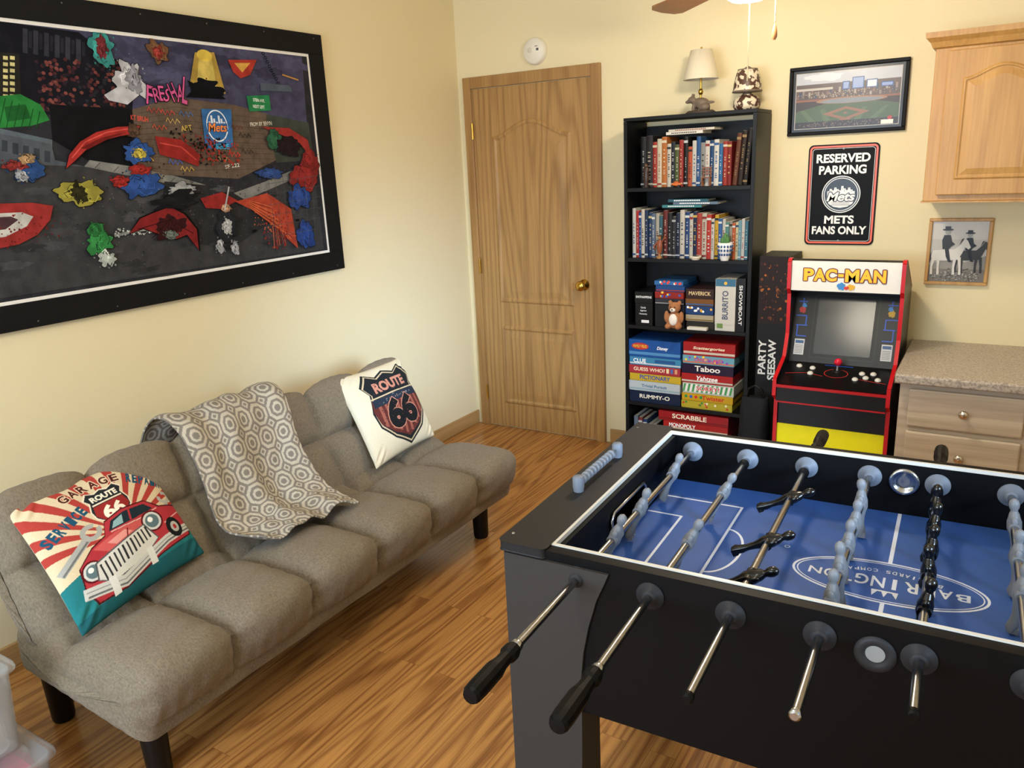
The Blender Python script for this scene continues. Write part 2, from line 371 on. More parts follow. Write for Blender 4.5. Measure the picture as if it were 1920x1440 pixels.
PP([(500,214),(580,230),(590,300),(520,305)],'#3e443c')
PP([(0,250),(98,270),(105,300),(160,312),(0,330)],'#4c525a')
for k in range(5): PP([(5+k*20,262+k*5),(16+k*20,264+k*5),(16+k*20,285+k*5),(5+k*20,283+k*5)],'#333a42')
PP([(-200,300),(160,312),(320,345),(450,380),(590,320),(609,467),(0,560),(-200,590)],'#3a3a3c')
PP([(310,340),(420,350),(520,410),(430,470),(300,440)],'#2b2b2d')
for k in range(40): u,v=mw(rr.random()*580,350+rr.random()*180); A.blob(u,v,.07,.018,('#424245','#353538','#47474b','#303032')[k%4],seed=k+80,j=.5)
A.splat(-1.9,1.45,.75,.16,'#525256',260,11,.0022); A.splat(-1.8,1.5,.7,.2,'#222224',200,12,.0025)
def BL(x,y,w,h,c,seed=0,j=.35,rot=0,n=44):
    u,v=mw(x,y); u2,_=mw(x+w,y); _,v2=mw(x,y-h); a,b=abs(u2-u)*1.05,abs(v2-v)*1.05
    A.blob(u,v,a*1.05,b*1.05,'#1c1a1c',seed=seed,j=j,rot=rot,n=n); A.blob(u,v,a,b,shade(c,.88),seed=seed,j=j,rot=rot,n=n)
    A.blob(u-a*.1,v+b*.12,a*.55,b*.5,c,seed=seed+3,j=j,rot=rot,n=n); r=random.Random(seed)
    for i in range(8):
        t=r.random()*6.28; q=r.random()*.55; A.line([(u+a*q*math.cos(t),v+b*q*math.sin(t)),(u+a*(q+.15)*math.cos(t+.5),v+b*(q+.3)*math.sin(t+.5)),(u+a*(q+.1)*math.cos(t+1.),v+b*(q+.2)*math.sin(t+1.))],.0026,(shade(c,.4),shade(c,1.25),'#161618')[i%3])
    A.splat(u,v,a*1.15,b*1.15,shade(c,.75),14,seed,.003)
BL(192,90,28,38,'#2f9a94',1,.45); BL(192,88,13,24,'#7c2a2e',2,.5)
BL(245,150,34,42,'#c8c8ce',3,.55,.4); BL(252,150,18,28,'#9a9aa4',4,.5)
PP([(196,178),(226,160),(262,178),(240,196),(205,188)],'#b8b8be')
BL(297,96,22,26,'#7a5434',5,.5); BL(297,98,10,16,'#a03428',6,.5)
PP([(366,98),(402,98),(424,176),(356,162)],'#a8892a'); PP([(374,100),(396,100),(408,168),(370,160)],'#c8b048')
u,v=mw(384,104); A.ell(u,v,.036,.022,'#dcbc2c')
BL(392,165,34,18,'#121218',8,.5); PP([(352,150),(360,170),(350,182),(425,186),(400,168),(372,160)],'#0e0e12')
PP([(428,112),(482,112),(470,140),(452,147),(438,135)],'#a82c1c'); PP([(440,118),(470,118),(455,136)],'#cc982a')
for k in range(9): u,v=mw(494+k*4,100+k*8); A.ring(u,v,.009,.007,.003,'#0c0c10')
PP([(488,155),(545,160),(548,172),(490,170)],'#4c5664'); A.line([mw(530,140),mw(560,150)],.006,'#c08a30')
PP([(463,180),(505,178),(509,207),(468,209)],'#1a7e48'); 
for tx,yy in (('STEIN AVE.',188),('NEXT LEFT',200)):
    u,v=mw(486,yy); A.text(tx,u,v,.062,.013,'#f2f4ee',rot=-.04)
for k,(ch,x,y,h) in enumerate([('F',281,178,38),('R',293,178,28),('E',304,175,30),('S',314,178,28),('H',325,173,38),('A',337,175,36),('L',348,170,56)]):
    u,v=mw(x,y); A.otext(ch,u,v,.028,h*.0018,'#d04c8c','#1c0e16',.003,bold=.01,rot=.28*((k*5%3)-1),shear=.3*((k%2)-.3))
PP([(378,204),(434,205),(438,276),(386,280)],'#2a66a4'); u,v=mw(408,236); A.ring(u,v,.052,.062,.005,'#e8eef4')
for k in range(7): A.rect(u-.04+k*.012,v+.004,u-.031+k*.012,v+.016+.012*((k*5)%3),'#d0d8e4')
A.rect(u-.05,v-.022,u+.05,v+.010,'#2a66a4'); A.text('Mets',u,v-.006,.092,.034,'#ea8226',bold=.02,shear=.2,out='#10285c',outw=.04)
u,v=mw(418,275); A.text('SECE',u,v,.066,.020,'#2fb0d8',bold=.02)
u,v=mw(262,222); A.text('KT BRUH',u,v,.07,.018,'#e04a30',rot=-.1); u,v=mw(350,240); A.text('ART',u,v,.05,.02,'#d8b23a',rot=.1); u,v=mw(490,232); A.text('FROM BY SEVYN',u,v,.12,.016,'#ddd8c4',rot=.06)
u,v=mw(436,311); A.text('SF 222',u,v,.075,.015,'#d8d6cc',rot=.1)
for k,(x,y,cc) in enumerate([(290,208,'#c93428'),(315,212,'#c93428'),(350,215,'#2f6fb0'),(440,290,'#d83a2a'),(330,305,'#3a64c8'),(352,318,'#c8a02c'),(465,285,'#262626'),(300,240,'#c84a2c'),(275,300,'#d6a43a'),(420,300,'#b8a060'),(460,255,'#111111'),(325,228,'#caa24a'),(445,240,'#6a2a22')]):
    u,v=mw(x,y); A.line([(u-.03,v),(u-.022,v+.014),(u-.012,v-.006),(u,v+.010),(u+.008,v-.008),(u+.018,v+.010),(u+.03,v-.004)],.004,cc)
for k,cc in enumerate(('#17110e','#8c2418','#17110e','#a02c1c')):
    u,v=mw(345+k*25,270+k*6); A.splat(u,v,.09,.06,cc,90,seed=k,size=.004)
PP([(122,318),(128,290),(148,265),(178,247),(218,236),(264,235),(259,252),(225,257),(190,266),(160,284),(140,305)],'#141010')
PP([(124,316),(130,290),(150,266),(180,248),(220,238),(262,236),(258,250),(225,255),(190,264),(160,282),(140,302)],'#a5211a'); PP([(150,278),(190,258),(236,248),(200,262),(165,280)],'#701410'); A.line(mp([(135,296),(160,266),(200,248),(250,240)]),.004,'#d0483a')
PP([(290,255),(340,262),(375,290),(372,312),(340,300),(300,290)],'#8e1c16'); A.line(mp([(300,268),(340,276),(368,300)]),.005,'#c03a2c')
BL(260,285,32,24,'#2a58a4',11,.4); BL(262,288,13,12,'#c8b42e',12,.4); BL(250,245,11,14,'#5d4432',17,.3); BL(268,345,46,28,'#28519a',13,.45,.3); BL(225,340,20,12,'#a5211a',14,.4); BL(262,318,22,12,'#a5211a',15,.4)
BL(150,362,54,28,'#a39a28',16,.5); BL(148,362,18,22,'#2e2c10',18,.5)
BL(55,318,34,28,'#274c84',19,.45); BL(28,310,26,12,'#8e2a24',20,.5); BL(50,298,16,12,'#b08a5c',21,.4); BL(40,330,14,12,'#a2a5aa',22,.4)
PP([(-80,384),(60,380),(99,386),(94,412),(70,440),(36,458),(-80,482)],'#962420'); PP([(-80,404),(40,398),(62,406),(50,424),(10,444),(-80,456)],'#bcb8b0'); PP([(-80,412),(20,406),(34,412),(10,430),(-80,440)],'#4a3034'); A.splat(*mw(40,430),.14,.06,'#6e1814',70,21,.003)
BL(185,452,30,34,'#2a8a40',23,.5); BL(200,485,20,20,'#bcc4bc',24,.6); BL(178,430,12,14,'#247a36',25,.3)
A.line([mw(214,442),mw(260,432),mw(300,426)],.010,'#7c807c'); A.splat(*mw(250,434),.09,.02,'#b4b8b4',60,3,.003)
PP([(240,440),(260,408),(290,395),(320,385),(348,400),(372,430),(375,472),(350,442),(330,450),(300,442),(268,430)],'#0e0a0a')
PP([(242,438),(262,410),(290,398),(318,388),(345,402),(368,430),(372,468),(350,440),(330,448),(300,440),(268,428)],'#7e1818'); BL(318,425,32,26,'#3c1416',26,.5); BL(320,440,14,10,'#707c72',27,.4)
for k in range(5): A.line([mw(318,412),mw(258+k*26,430+((k*17)%20))],.003,'#2a0c0c')
PP([(375,372),(415,360),(445,376),(415,392),(385,390)],'#8e1e19'); PP([(440,378),(500,362),(545,392),(558,466),(530,440),(505,405),(468,392)],'#a8381b'); 
for k in range(14): A.line([mw(466,376+k),mw(508+k*2,388+k*4),mw(514+k*3.4,466-k*2)],.0028,('#d0682a','#7a1810','#c04a20')[k%3])
A.splat(*mw(520,430),.09,.09,'#8e1c14',90,8,.004); A.splat(*mw(500,410),.08,.07,'#c05a24',50,18,.003)
BL(424,425,22,34,'#26282e',28,.4); BL(425,425,11,17,'#b8baba',29,.4); BL(412,462,9,15,'#a8aab0',30,.4); BL(440,466,8,15,'#a8aab0',31,.4); BL(422,390,9,8,'#c08e6c',32,.2)
A.line([mw(420,395),mw(428,350)],.007,'#aaaeb0'); BL(340,355,36,14,'#a2a4a6',33,.6); BL(330,375,55,18,'#1b1b1e',34,.5,.1)
BL(570,330,34,34,'#8e211c',35,.4,.3); BL(560,370,22,28,'#264892',36,.4); BL(572,440,18,32,'#22438a',37,.4); BL(505,325,26,12,'#2f4e90',38,.4); BL(580,300,16,20,'#8e211c',39,.3)
PP([(488,238),(540,240),(575,262),(585,300),(560,268),(520,250)],'#962620'); BL(513,262,14,22,'#2a6446',40,.3); BL(540,275,26,20,'#26181c',41,.4)
for k in range(7): A.line([mw(500+k*14,330),mw(518+k*12,462)],.0016,'#4e4e50')
for k in range(6): A.line([mw(500,345+k*20),mw(600,328+k*20)],.0016,'#4e4e50')
u,v=mw(476,433); A.ell(u,v,.014,.006,'#101010'); u,v=mw(556,413); A.ell(u,v,.012,.006,'#101010')
A.clip(i0,j0,i1,j1); A.mute(.88,1.0)
MB().art(A,lambda u,v,l:(.0222+l,u+2.08,v-1.15),step=5e-6).build('artwork',VMAT,mu,label='graffiti street scene with bright colour splashes')
# ---------------------------------------------------------------- back-wall pictures
fx0,fx1,fz0,fz1=1.88,2.38,1.672,1.972
s1=thing('framed_stadium_print','black-framed ballpark photograph hung above parking sign','picture frame',(2.13,0,1.672))
def wallframe(par,x0,x1,z0,z1,w,d,mat,ox,oz,bev=.003):
    f=MB()
    for a in ((x0,x1,z1-w,z1),(x0,x1,z0,z0+w),(x0,x0+w,z0+w,z1-w),(x1-w,x1,z0+w,z1-w)): f.box(a[0]-ox,a[1]-ox,-d,-.001,a[2]-oz,a[3]-oz)
    return f.build('frame',mat,par,bevel=bev)
wallframe(s1,fx0,fx1,fz0,fz1,.016,.022,M_SATIN,2.13,1.672)
A=Art(); a0,a1,b0,b1=-.234,.234,.016,.284
A.rect(a0,b0,a1,b1,'#16130f'); A.rect(a0+.012,b0+.012,a1-.012,b1-.012,'#b8b0a6'); a0+=.015;a1-=.015;b0+=.015;b1-=.015
A.rect(a0,b0,a1,b1,'#3c3028'); A.rect(a0,.205,a1,b1,'#b6bac2'); A.blob(-.1,.25,.1,.02,'#d0d3d8',seed=3)
A.rect(a0,.155,a1,.222,'#5a4a42'); 
for k in range(33): A.rect(a0+.002+k*.013,.16+.01*(k%3),a0+.011+k*.013,.175+.014*(k%3),('#7a5c50','#3c4258','#8a7c74','#4c3a32','#a0968c')[k%5])
A.rect(a0,.195,-.06,.205,'#b8b0a6'); A.rect(a0,.148,a1,.156,'#8a553a')
for x,w,h in ((-.02,.03,.035),(.02,.05,.05),(.08,.045,.035),(.14,.05,.02)): A.rect(x,.19,x+w,.19+h,'#36558e'); A.rect(x+.004,.194,x+w-.004,.186+h,('#c24c48','#d6d9e0','#8b9fcb','#d28d3e')[int(w*1000)%4])
A.poly([(-.219,.105),(.0,.155),(.219,.118),(.219,b0),(-.219,b0)],'#4a5a3a')
for k in range(5): A.poly([(-.2+k*.09,.11),(-.18+k*.09,.112),(-.12+k*.06,b0+.02),(-.15+k*.06,b0+.02)],'#566744')
A.ell(.02,.145,.15,.014,'#967256'); A.ell(.02,.143,.13,.010,'#7d838c')
A.poly([(-.10,.09),(.0,.118),(.10,.092),(.0,.058)],'#8a6046'); A.poly([(-.06,.089),(.0,.107),(.06,.09),(.0,.070)],'#4e5e3c'); A.ell(.0,.062,.022,.008,'#8a6046'); A.ell(0,.09,.008,.004,'#8a6046')
A.rect(a0,b0,a1,b0+.028,'#2e2420'); A.splat(0,b0+.014,.2,.012,'#7a6858',140,3,.0022); A.splat(0,.175,.21,.016,'#b8a896',160,5,.002)
A.rect(.15,.032,.2,.05,'#e8e4d8'); A.ell(.185,.058,.01,.008,'#b03a2e')
MB().art(A,lambda u,v,l:(u,-.008-l,v),step=1.5e-5).build('print',VG,s1)
sg=thing('parking_sign','black metal reserved parking sign with orange border','sign',(2.1325,0,1.17)); sw,sh=.1525,.457
def rrect(x0,x1,z0,z1,r,n=6):
    P=[]
    for cx,cz,t0 in ((x1-r,z0+r,-90),(x1-r,z1-r,0),(x0+r,z1-r,90),(x0+r,z0+r,180)):
        for i in range(n+1): t=math.radians(t0+90*i/n); P.append((cx+r*math.cos(t),cz+r*math.sin(t)))
    return P
def ringrr(A,x0,x1,z0,z1,r,w,c):
    a=rrect(x0,x1,z0,z1,r);b=rrect(x0+w,x1-w,z0+w,z1-w,r-w); n=len(a); A.items.append((a+b,[(i,(i+1)%n,n+(i+1)%n,n+i) for i in range(n)],lin(c)))
MB().prism(rrect(-sw,sw,0,sh,.022),lambda u,v,l:(u,l,v),-.006,-.002).build('plate',M_SATIN,sg)
A=Art(); ringrr(A,-sw+.006,sw-.006,.006,sh-.006,.019,.0085,'#ec5a28'); ringrr(A,-sw+.0175,sw-.0175,.0175,sh-.0175,.014,.0018,'#f0ece4')
W='#f4f1ea'
A.text('RESERVED',0,.395,.232,.040,W,bold=.035); A.text('PARKING',0,.343,.205,.040,W,bold=.035)
A.text('METS',-.002,.117,.130,.038,W,bold=.035); A.text('FANS ONLY',0,.068,.240,.038,W,bold=.035)
A.ell(0,.232,.084,.084,W,48); A.ell(0,.232,.080,.080,'#060607',48); A.ell(0,.232,.075,.075,W,48); A.ell(0,.232,.072,.072,'#060607',48)
sk=[(-.060,.218)]; hs=[.030,.044,.036,.052,.042,.034,.060,.046,.036,.050,.038,.028]
for k,h in enumerate(hs): sk+=[(-.060+k*.01,.225+h*.75),(-.051+k*.01,.225+h*.75)]
sk.append((.060,.218)); A.poly(sk,W); A.poly([(-.062,.218),(.062,.218),(.052,.190),(.03,.176),(0,.171),(-.03,.176),(-.052,.190)],W)
for k in range(10): A.line([(-.045+k*.01,.262),(-.045+k*.01,.242+.006*(k%3))],.0012,'#060607')
A.otext('Mets',0,.222,.124,.040,W,'#060607',.004,bold=.03,shear=.25)
for k in range(3): A.line([(-.04,.195-k*.006),(.04,.195-k*.006)],.0014,'#060607')
for z in (.449-.012,.02): A.ell(0,z,.0045,.0045,'#9a9a9a')
MB().art(A,lambda u,v,l:(u,-.006-l,v)).build('lettering',VG,sg)
p=thing('framed_riders_photo','oak-framed black-and-white photo of two horseback riders','picture frame',(2.63,0,1.0)); 
wallframe(p,2.51,2.755,1.0,1.292,.014,.02,M_CAB,2.63,1.0)
A=Art(); A.rect(-.107,.013,.112,.279,'#beb9b0'); A.rect(-.107,.2,.112,.279,'#c9c5bd'); A.rect(-.107,.013,.112,.085,'#78736a'); A.poly([(-.107,.085),(-.04,.12),(.03,.1),(.112,.13),(.112,.07),(-.107,.07)],'#928d84')
A.splat(0,.045,.1,.03,'#55514a',110,4,.003); A.splat(0,.04,.1,.03,'#aaa69e',80,9,.003)
def horse(cx,cz,s,body,dark,flip=1):
    q=lambda L:[(cx+flip*x*s,cz+z*s) for x,z in L]
    A.poly(q([(-.05,.07),(-.045,.095),(0,.1),(.03,.1),(.05,.12),(.062,.14),(.072,.135),(.085,.108),(.078,.1),(.066,.108),(.055,.08),(.045,.06),(0,.055),(-.04,.055)]),body)
    for x,t in ((-.045,-.004),(-.03,.004),(.028,.0),(.042,.008)): A.poly(q([(x,.07),(x+.012,.07),(x+.007+t,.03),(x+.009+t,0),(x+t,0),(x-.001+t,.03)]),body)
    A.poly(q([(-.05,.09),(-.06,.07),(-.058,.04),(-.05,.06)]),dark)
    A.poly(q([(-.012,.1),(-.016,.135),(-.01,.155),(.012,.155),(.018,.13),(.03,.12),(.016,.11),(.01,.1)]),dark); A.poly(q([(-.004,.1),(.01,.1),(.018,.06),(.024,.05),(.012,.05),(.002,.07)]),dark)
    A.ell(cx+flip*.001*s,cz+.168*s,.009*s,.012*s,'#9a9a96'); A.ell(cx+flip*.001*s,cz+.176*s,.019*s,.004*s,dark); A.rect(cx-.009*s,cz+.176*s,cx+.010*s,cz+.189*s,dark)
    A.poly(q([(.045,.115),(.05,.125),(.06,.143),(.052,.14)]),dark)
horse(.042,.055,.98,'#33302d','#121110'); horse(-.045,.045,1.12,'#d8d4cc','#2c2926')
A.clip(-.107,.013,.112,.279)
MB().art(A,lambda u,v,l:(u,-.008-l,v),step=2e-5).build('photo',VG,p)

# ---------------------------------------------------------------- upper cabinet, counter, drawer unit
uc=thing('wall_cabinet','light oak upper wall cabinet with arched raised-panel door','cabinet',(2.5,0,1.385))
u=MB().box(0,.90,-.33,-.001,0,.60); u.build('body',M_CAB,uc,bevel=.003)
u=MB()
prof=[(0,.575),(-.012,.58),(-.02,.6),(-.035,.615),(-.038,.635),(0,.635)]
for (q,z),(q2,z2) in zip(prof[:-1],prof[1:]):
    u.add([(q,-.33+q,z),(.92,-.33+q,z),(.92,-.33+q2,z2),(q2,-.33+q2,z2)],[(0,1,2,3)]); u.add([(q,-.33+q,z),(q,-.001,z),(q2,-.001,z2),(q2,-.33+q2,z2)],[(0,1,2,3)])
u.build('crown_moulding',M_CAB,uc)
MB().box(-.006,.9,-.338,-.001,-.006,.0).build('bottom_panel',M_CAB,uc)
for k in range(2):
    x=.045+k*.425; u=MB().box(x,x+.385,-.35,-.331,.025,.565); panel(u,arch(x+.055,x+.33,.08,.465,.045),-.35,prof=((0,-.0002),(.004,-.001),(.008,.005),(.014,.005),(.018,.0008),(.045,.007)),sgn=-1)
    dr=u.build('door',M_CAB,uc,bevel=.004)
M_TOP,n_,l_,b_=newmat('speckled_laminate',.35); tc=n_.new('ShaderNodeTexCoord'); no=n_.new('ShaderNodeTexNoise'); no.inputs['Scale'].default_value=130; no.inputs['Detail'].default_value=4; l_.new(tc.outputs['Object'],no.inputs[0]); cr=n_.new('ShaderNodeValToRGB'); cr.color_ramp.elements[0].position=.36; cr.color_ramp.elements[0].color=lin('#8f857c'); cr.color_ramp.elements[1].position=.6; cr.color_ramp.elements[1].color=lin('#c0b5a8'); l_.new(no.outputs[0],cr.inputs[0]); l_.new(cr.outputs[0],b_.inputs['Base Color'])
ct=MB(); P=[(-.655,.0),(-.665,.006),(-.665,.034),(-.655,.04),(-.001,.04),(-.001,0)]
ct.prism(P,lambda a,b,l:(l,a,b),2.488,RX-.002,'#c9b49b'); tag(ct.build('countertop',M_TOP,bevel=.003),'beige speckled laminate countertop over drawer unit','countertop').location=(0,0,.70)
bs=thing('drawer_unit','pale pickled-oak drawer base cabinet under laminate countertop','cabinet',(2.505,0,0))
MB().box(0,.46,-.61,-.02,.09,.698).box(.0,.46,-.56,-.05,0,.09).build('body',M_DRAW,bs,bevel=.002)
M_NI=plain('nickel','#d8d0c8',.2,1.)
zz=.675
for h in (.155,.165,.2):
    q=MB().box(.035,.43,-.63,-.611,zz-h,zz); dr=q.build('drawer',M_DRAW,bs,bevel=.006)
    MB().lathe([(.007,0),(.006,.014),(.015,.02),(.018,.028),(.012,.034),(0,.035)],o=(.232,-.631,zz-h/2),ax=(0,-1,0)).build('knob',M_NI,dr,label='round nickel knob')
    zz-=h+.022
b2=thing('base_cabinet','pale pickled-oak base cabinet beside drawer unit','cabinet',(2.97,0,0))
MB().box(0,.77,-.61,-.02,.09,.698).box(0,.77,-.56,-.05,0,.09).build('body',M_DRAW,b2,bevel=.002)
for k in range(2): 
    dr=MB().box(.02+k*.37,.37+k*.37,-.63,-.611,.12,.68).build('door',M_DRAW,b2,bevel=.006)
    MB().lathe([(.007,0),(.006,.014),(.015,.02),(.018,.028),(0,.035)],o=(.33+k*.1,-.631,.6),ax=(0,-1,0)).build('knob',M_NI,dr)

# ---------------------------------------------------------------- ceiling fan
FZ=2.44
fn=thing('ceiling_fan','wood-bladed ceiling fan with lit glass globe and chains','ceiling fan',(1.99,-1.13,FZ))
MB().lathe([(.07,H-FZ),(.06,H-FZ-.05),(.015,H-FZ-.06),(.015,-.11),(.10,-.12),(.12,-.17),(.11,-.22),(.05,-.235),(.05,-.255)],o=(0,0,-.001)).build('motor_housing',M_BRASS,fn)
M_GL,n_,l_,b_=newmat('lit_glass',.3); b_.inputs['Base Color'].default_value=(1,1,1,1); b_.inputs['Emission Color'].default_value=(1,.87,.68,1); b_.inputs['Emission Strength'].default_value=165
MB().lathe([(.045,-.256),(.075,-.265),(.095,-.29),(.085,-.32),(.05,-.342),(.0,-.348)]).build('glass_globe',M_GL,fn)
for k in range(5):
    t=math.radians(136+72*k); q=Matrix.Rotation(t,3,'Z'); P=[(.17,-.045),(.62,-.068),(.66,-.05),(.675,0),(.66,.05),(.62,.068),(.17,.045)]
    tilt=Matrix.Rotation(math.radians(9),3,'X')
    b=MB().prism(P,lambda a,b,l:tuple(q@(tilt@Vector((a,b,l)))+Vector((0,0,-.262))),0,.006); b.build('blade',M_FAN,fn)
    MB().prism([(.09,-.02),(.24,-.03),(.24,.03),(.09,.02)],lambda a,b,l:tuple(q@(tilt@Vector((a,b,l)))+Vector((0,0,-.262))),.0065,.01).build('blade_bracket',M_BRASS,fn)
M_CHN=plain('pale_chain','#cfc3a0',.35,.6)
for dx,dy,z1,nm in ((.01,-.01,-.60,'pull_chain'),(.085,.03,-.42,'pull_chain')):
    c=MB().lathe([( .0028 if i%2 else .0014,-.26-i*.003) for i in range(int((-.26-z1)/.003))],o=(dx,dy,0),seg=6); c.build(nm,M_CHN,fn)
MB().lathe([(.002,.0),(.008,-.02),(.009,-.04),(.004,-.05)],o=(.085,.03,-.42)).build('chain_fob',M_FAN,fn)

# ---------------------------------------------------------------- bookcase
BX0,BX1,BYF,BYB=1.160,1.805,-.272,-.016
bc=thing('bookcase','tall black laminate bookcase packed with books and games','bookcase',(BX0,BYB,0)); bwid=BX1-BX0; bd=BYB-BYF
for x in (0,bwid-.018): MB().box(x,x+.018,-bd,0,0,1.78).build('side_panel',M_BLACK,bc,bevel=.001)
MB().box(.018,bwid-.018,-.004,0,.0,1.76).build('back_panel',M_BLACK,bc)
SH=[.04,.36,.775,1.12,1.465]
for z in SH+[1.765]: MB().box(.018 if z<1.7 else -.0,bwid-.018 if z<1.7 else bwid,-bd,-.005,(z-.018 if z<1.7 else 1.781),(z if z<1.7 else 1.797)).build('shelf',M_BLACK,bc,bevel=.001)
TOPZ=1.797
MB().box(.018,bwid-.018,-bd+.01,-bd+.022,0,.022).build('kick_panel',M_BLACK,bc)
def SX(px): return 1.17+(px-1172)*.00256
def book(x0,x1,z,h,c,c2='#eeeeee',group='books',depth=.16,yf=None,lean=0,label=None):
    rb=random.Random(int(x0*3000)); h=h*rb.uniform(.86,1.0) if not lean else h; w=x1-x0-.0008; yf=(BYF+.028+rb.uniform(0,.012)) if yf is None else yf; c=shade(c,.80); c2=shade(c2,.78)
    b=MB()
    prof=[(-w/2,depth),(-w/2,.003)]+[(-w/2+w*i/4,.003-.003*math.sin(math.pi*i/4)) for i in range(1,4)]+[(w/2,.003),(w/2,depth)]
    b.prism([(a,q) for a,q in prof],lambda a,q,l:(a,q,l),0,h,c)
    b.box(-w/2+.0015,w/2-.0015,.004,depth+.0005,-.0 ,h+.0003,c)
    b.box(-w/2+.002,w/2-.002,.006,depth-.004,h-.003,h+.0006,'#d0c8b6')
    if w>.009:
        A=Art(); r=random.Random(int(x0*10000)); k=r.random()
        if k<.5: A.rect(-w*.5,h*.88,w*.5,h*.93,c2)
        if k>.3: A.rect(-w*.5,h*.05,w*.5,h*.085,c2)
        z0=h*r.uniform(.15,.3); e=h*r.uniform(.65,.82); ww=r.uniform(.10,.2)
        while z0<e:
            L=r.uniform(.004,.009); A.rect(-w*ww,z0,w*ww,z0+L*.7,c2); z0+=L+r.choice([.002,.003,.010,.018])
        b.art(A,lambda a,q,l:(a,-.0012-l,q) )
    o=b.build('book',V); o.location=((x0+x1)/2,yf,z+.0006+abs(lean)*w/2)
    if lean: o.rotation_euler=(0,lean,0)
    tag(o,label or 'upright book with printed spine in black bookcase','book',group); return o
B1=[(1197,1208,92,'#1c1a1c','#d8d8d8'),(1208,1222,94,'#241f20','#cfc4b0'),(1222,1231,90,'#b3382c','#f0e2c0'),(1231,1240,93,'#e8dcc2','#b23a2a'),(1240,1250,90,'#d07a34','#fff0d0'),(1250,1258,85,'#e9e3d4','#333333'),(1258,1266,88,'#1d2430','#d8d8d8'),(1266,1275,84,'#5c6a3a','#e8e6c8'),(1275,1283,86,'#a8322c','#ecd8b0'),(1283,1291,88,'#171717','#e6e6e6'),(1291,1299,80,'#c85a3a','#202020'),(1299,1308,84,'#e4e0d6','#2c4c88'),(1308,1316,88,'#2a5c98','#f2f2f2'),(1316,1325,78,'#9a9a98','#26262a'),(1325,1333,86,'#e6e2da','#a03028'),(1333,1341,84,'#1e4a7c','#f0f0f0'),(1341,1350,80,'#f0ede4','#3c6cb0'),(1350,1357,74,'#3474b0','#ffffff'),(1357,1365,80,'#b03a30','#f2e8d0'),(1365,1373,84,'#8c2222','#e8c87c')]
for a,b_,h,c_,c2 in B1: book(SX(a),SX(b_),SH[4],h*.00262,c_,c2,'books on the top shelf')
for x,h,c_ in ((1376,96,'#6a3a26'),(1385,100,'#33241e'),(1394,104,'#1d1a1a')): book(SX(x),SX(x+8),SH[4],h*.0024,c_,'#a88a5a','books on the top shelf',lean=.08,label='dark book leaning at the end of shelf')
B2=[(1180,1187,100,'#e8e4dc','#2c58a0'),(1187,1193,104,'#c8332c','#ffffff'),(1193,1199,100,'#2c58a0','#ffffff'),(1199,1206,104,'#e6dfd2','#333333'),(1206,1213,98,'#23395e','#e8e8e8'),(1213,1221,94,'#2c4878','#e8d8a0'),(1221,1228,96,'#6a7c9a','#ffffff'),(1228,1236,92,'#c9c2b4','#702020'),(1236,1243,90,'#3b6a78','#ffffff'),(1243,1252,95,'#7a2c28','#f0e0c0'),(1252,1261,93,'#1f1e20','#e0e0e0'),(1261,1269,90,'#34343a','#c8c8c8'),(1269,1278,92,'#1d2a44','#c8d0e0'),(1278,1287,94,'#e4ded2','#1e3a6c'),(1287,1296,92,'#284c86','#ffffff'),(1296,1303,86,'#e0dcd0','#b03030'),(1303,1311,90,'#1f2e56','#e6c060'),(1311,1321,96,'#b8463a','#f8f0d8'),(1321,1330,94,'#d8d0c0','#a02828'),(1330,1339,90,'#cf3d32','#ffffff'),(1339,1345,82,'#ece8e0','#444444'),(1345,1352,86,'#e8b83a','#203040'),(1352,1359,80,'#3a6fb4','#ffffff'),(1359,1365,84,'#e6e2d8','#883030'),(1365,1372,78,'#5f9a9a','#ffffff'),(1372,1378,82,'#a8a49a','#303030'),(1378,1384,76,'#d46a3c','#ffffff'),(1384,1390,80,'#ecdcb0','#205080'),(1390,1396,74,'#7cb0c4','#ffffff'),(1396,1402,78,'#e0e0dc','#c03028'),(1402,1408,72,'#4c86a0','#ffffff')]
for a,b_,h,c_,c2 in B2: book(SX(a),SX(b_),SH[3],h*.00262*.96,c_,c2,'books on the second shelf')
def flatbook(px0,px1,z,t,c_,c2,depth=.13,yf=None,lab='book lying flat on top of upright books'):
    w=(px1-px0)*.00256; yf=BYF+.045 if yf is None else yf
    b=MB().box(0,w,0,depth,0,.0015,c_).box(0,w,0,depth,t-.0015,t,c_).box(0,w,-.001,.002,0,t,c_).box(.002,w-.002,.002,depth-.003,.0015,t-.0015,'#ece6d6')
    A=Art(); x=w*.15
    while x<w*.8: A.rect(x,t*.28,x+.006,t*.72,c2); x+=.009
    b.art(A,lambda a,q,l:(a,-.001-l,q)); o=b.build('book',V); o.location=(SX(px0),yf,z+.0006); o.rotation_euler=(0,0,random.uniform(-.03,.03)); tag(o,lab,'book','books lying flat')
zt=SH[4]+.242; flatbook(1247,1318,zt,.013,'#d8d4ca','#333333'); flatbook(1252,1340,zt+.0140,.010,'#c8c2b4','#803030')
zt=SH[3]+.245; flatbook(1240,1318,zt,.013,'#3a7c84','#e8e8e8'); flatbook(1262,1350,zt+.0140,.012,'#5d6f86','#ffffff'); flatbook(1252,1330,zt+.0270,.013,'#2a5a6a','#ffffff')
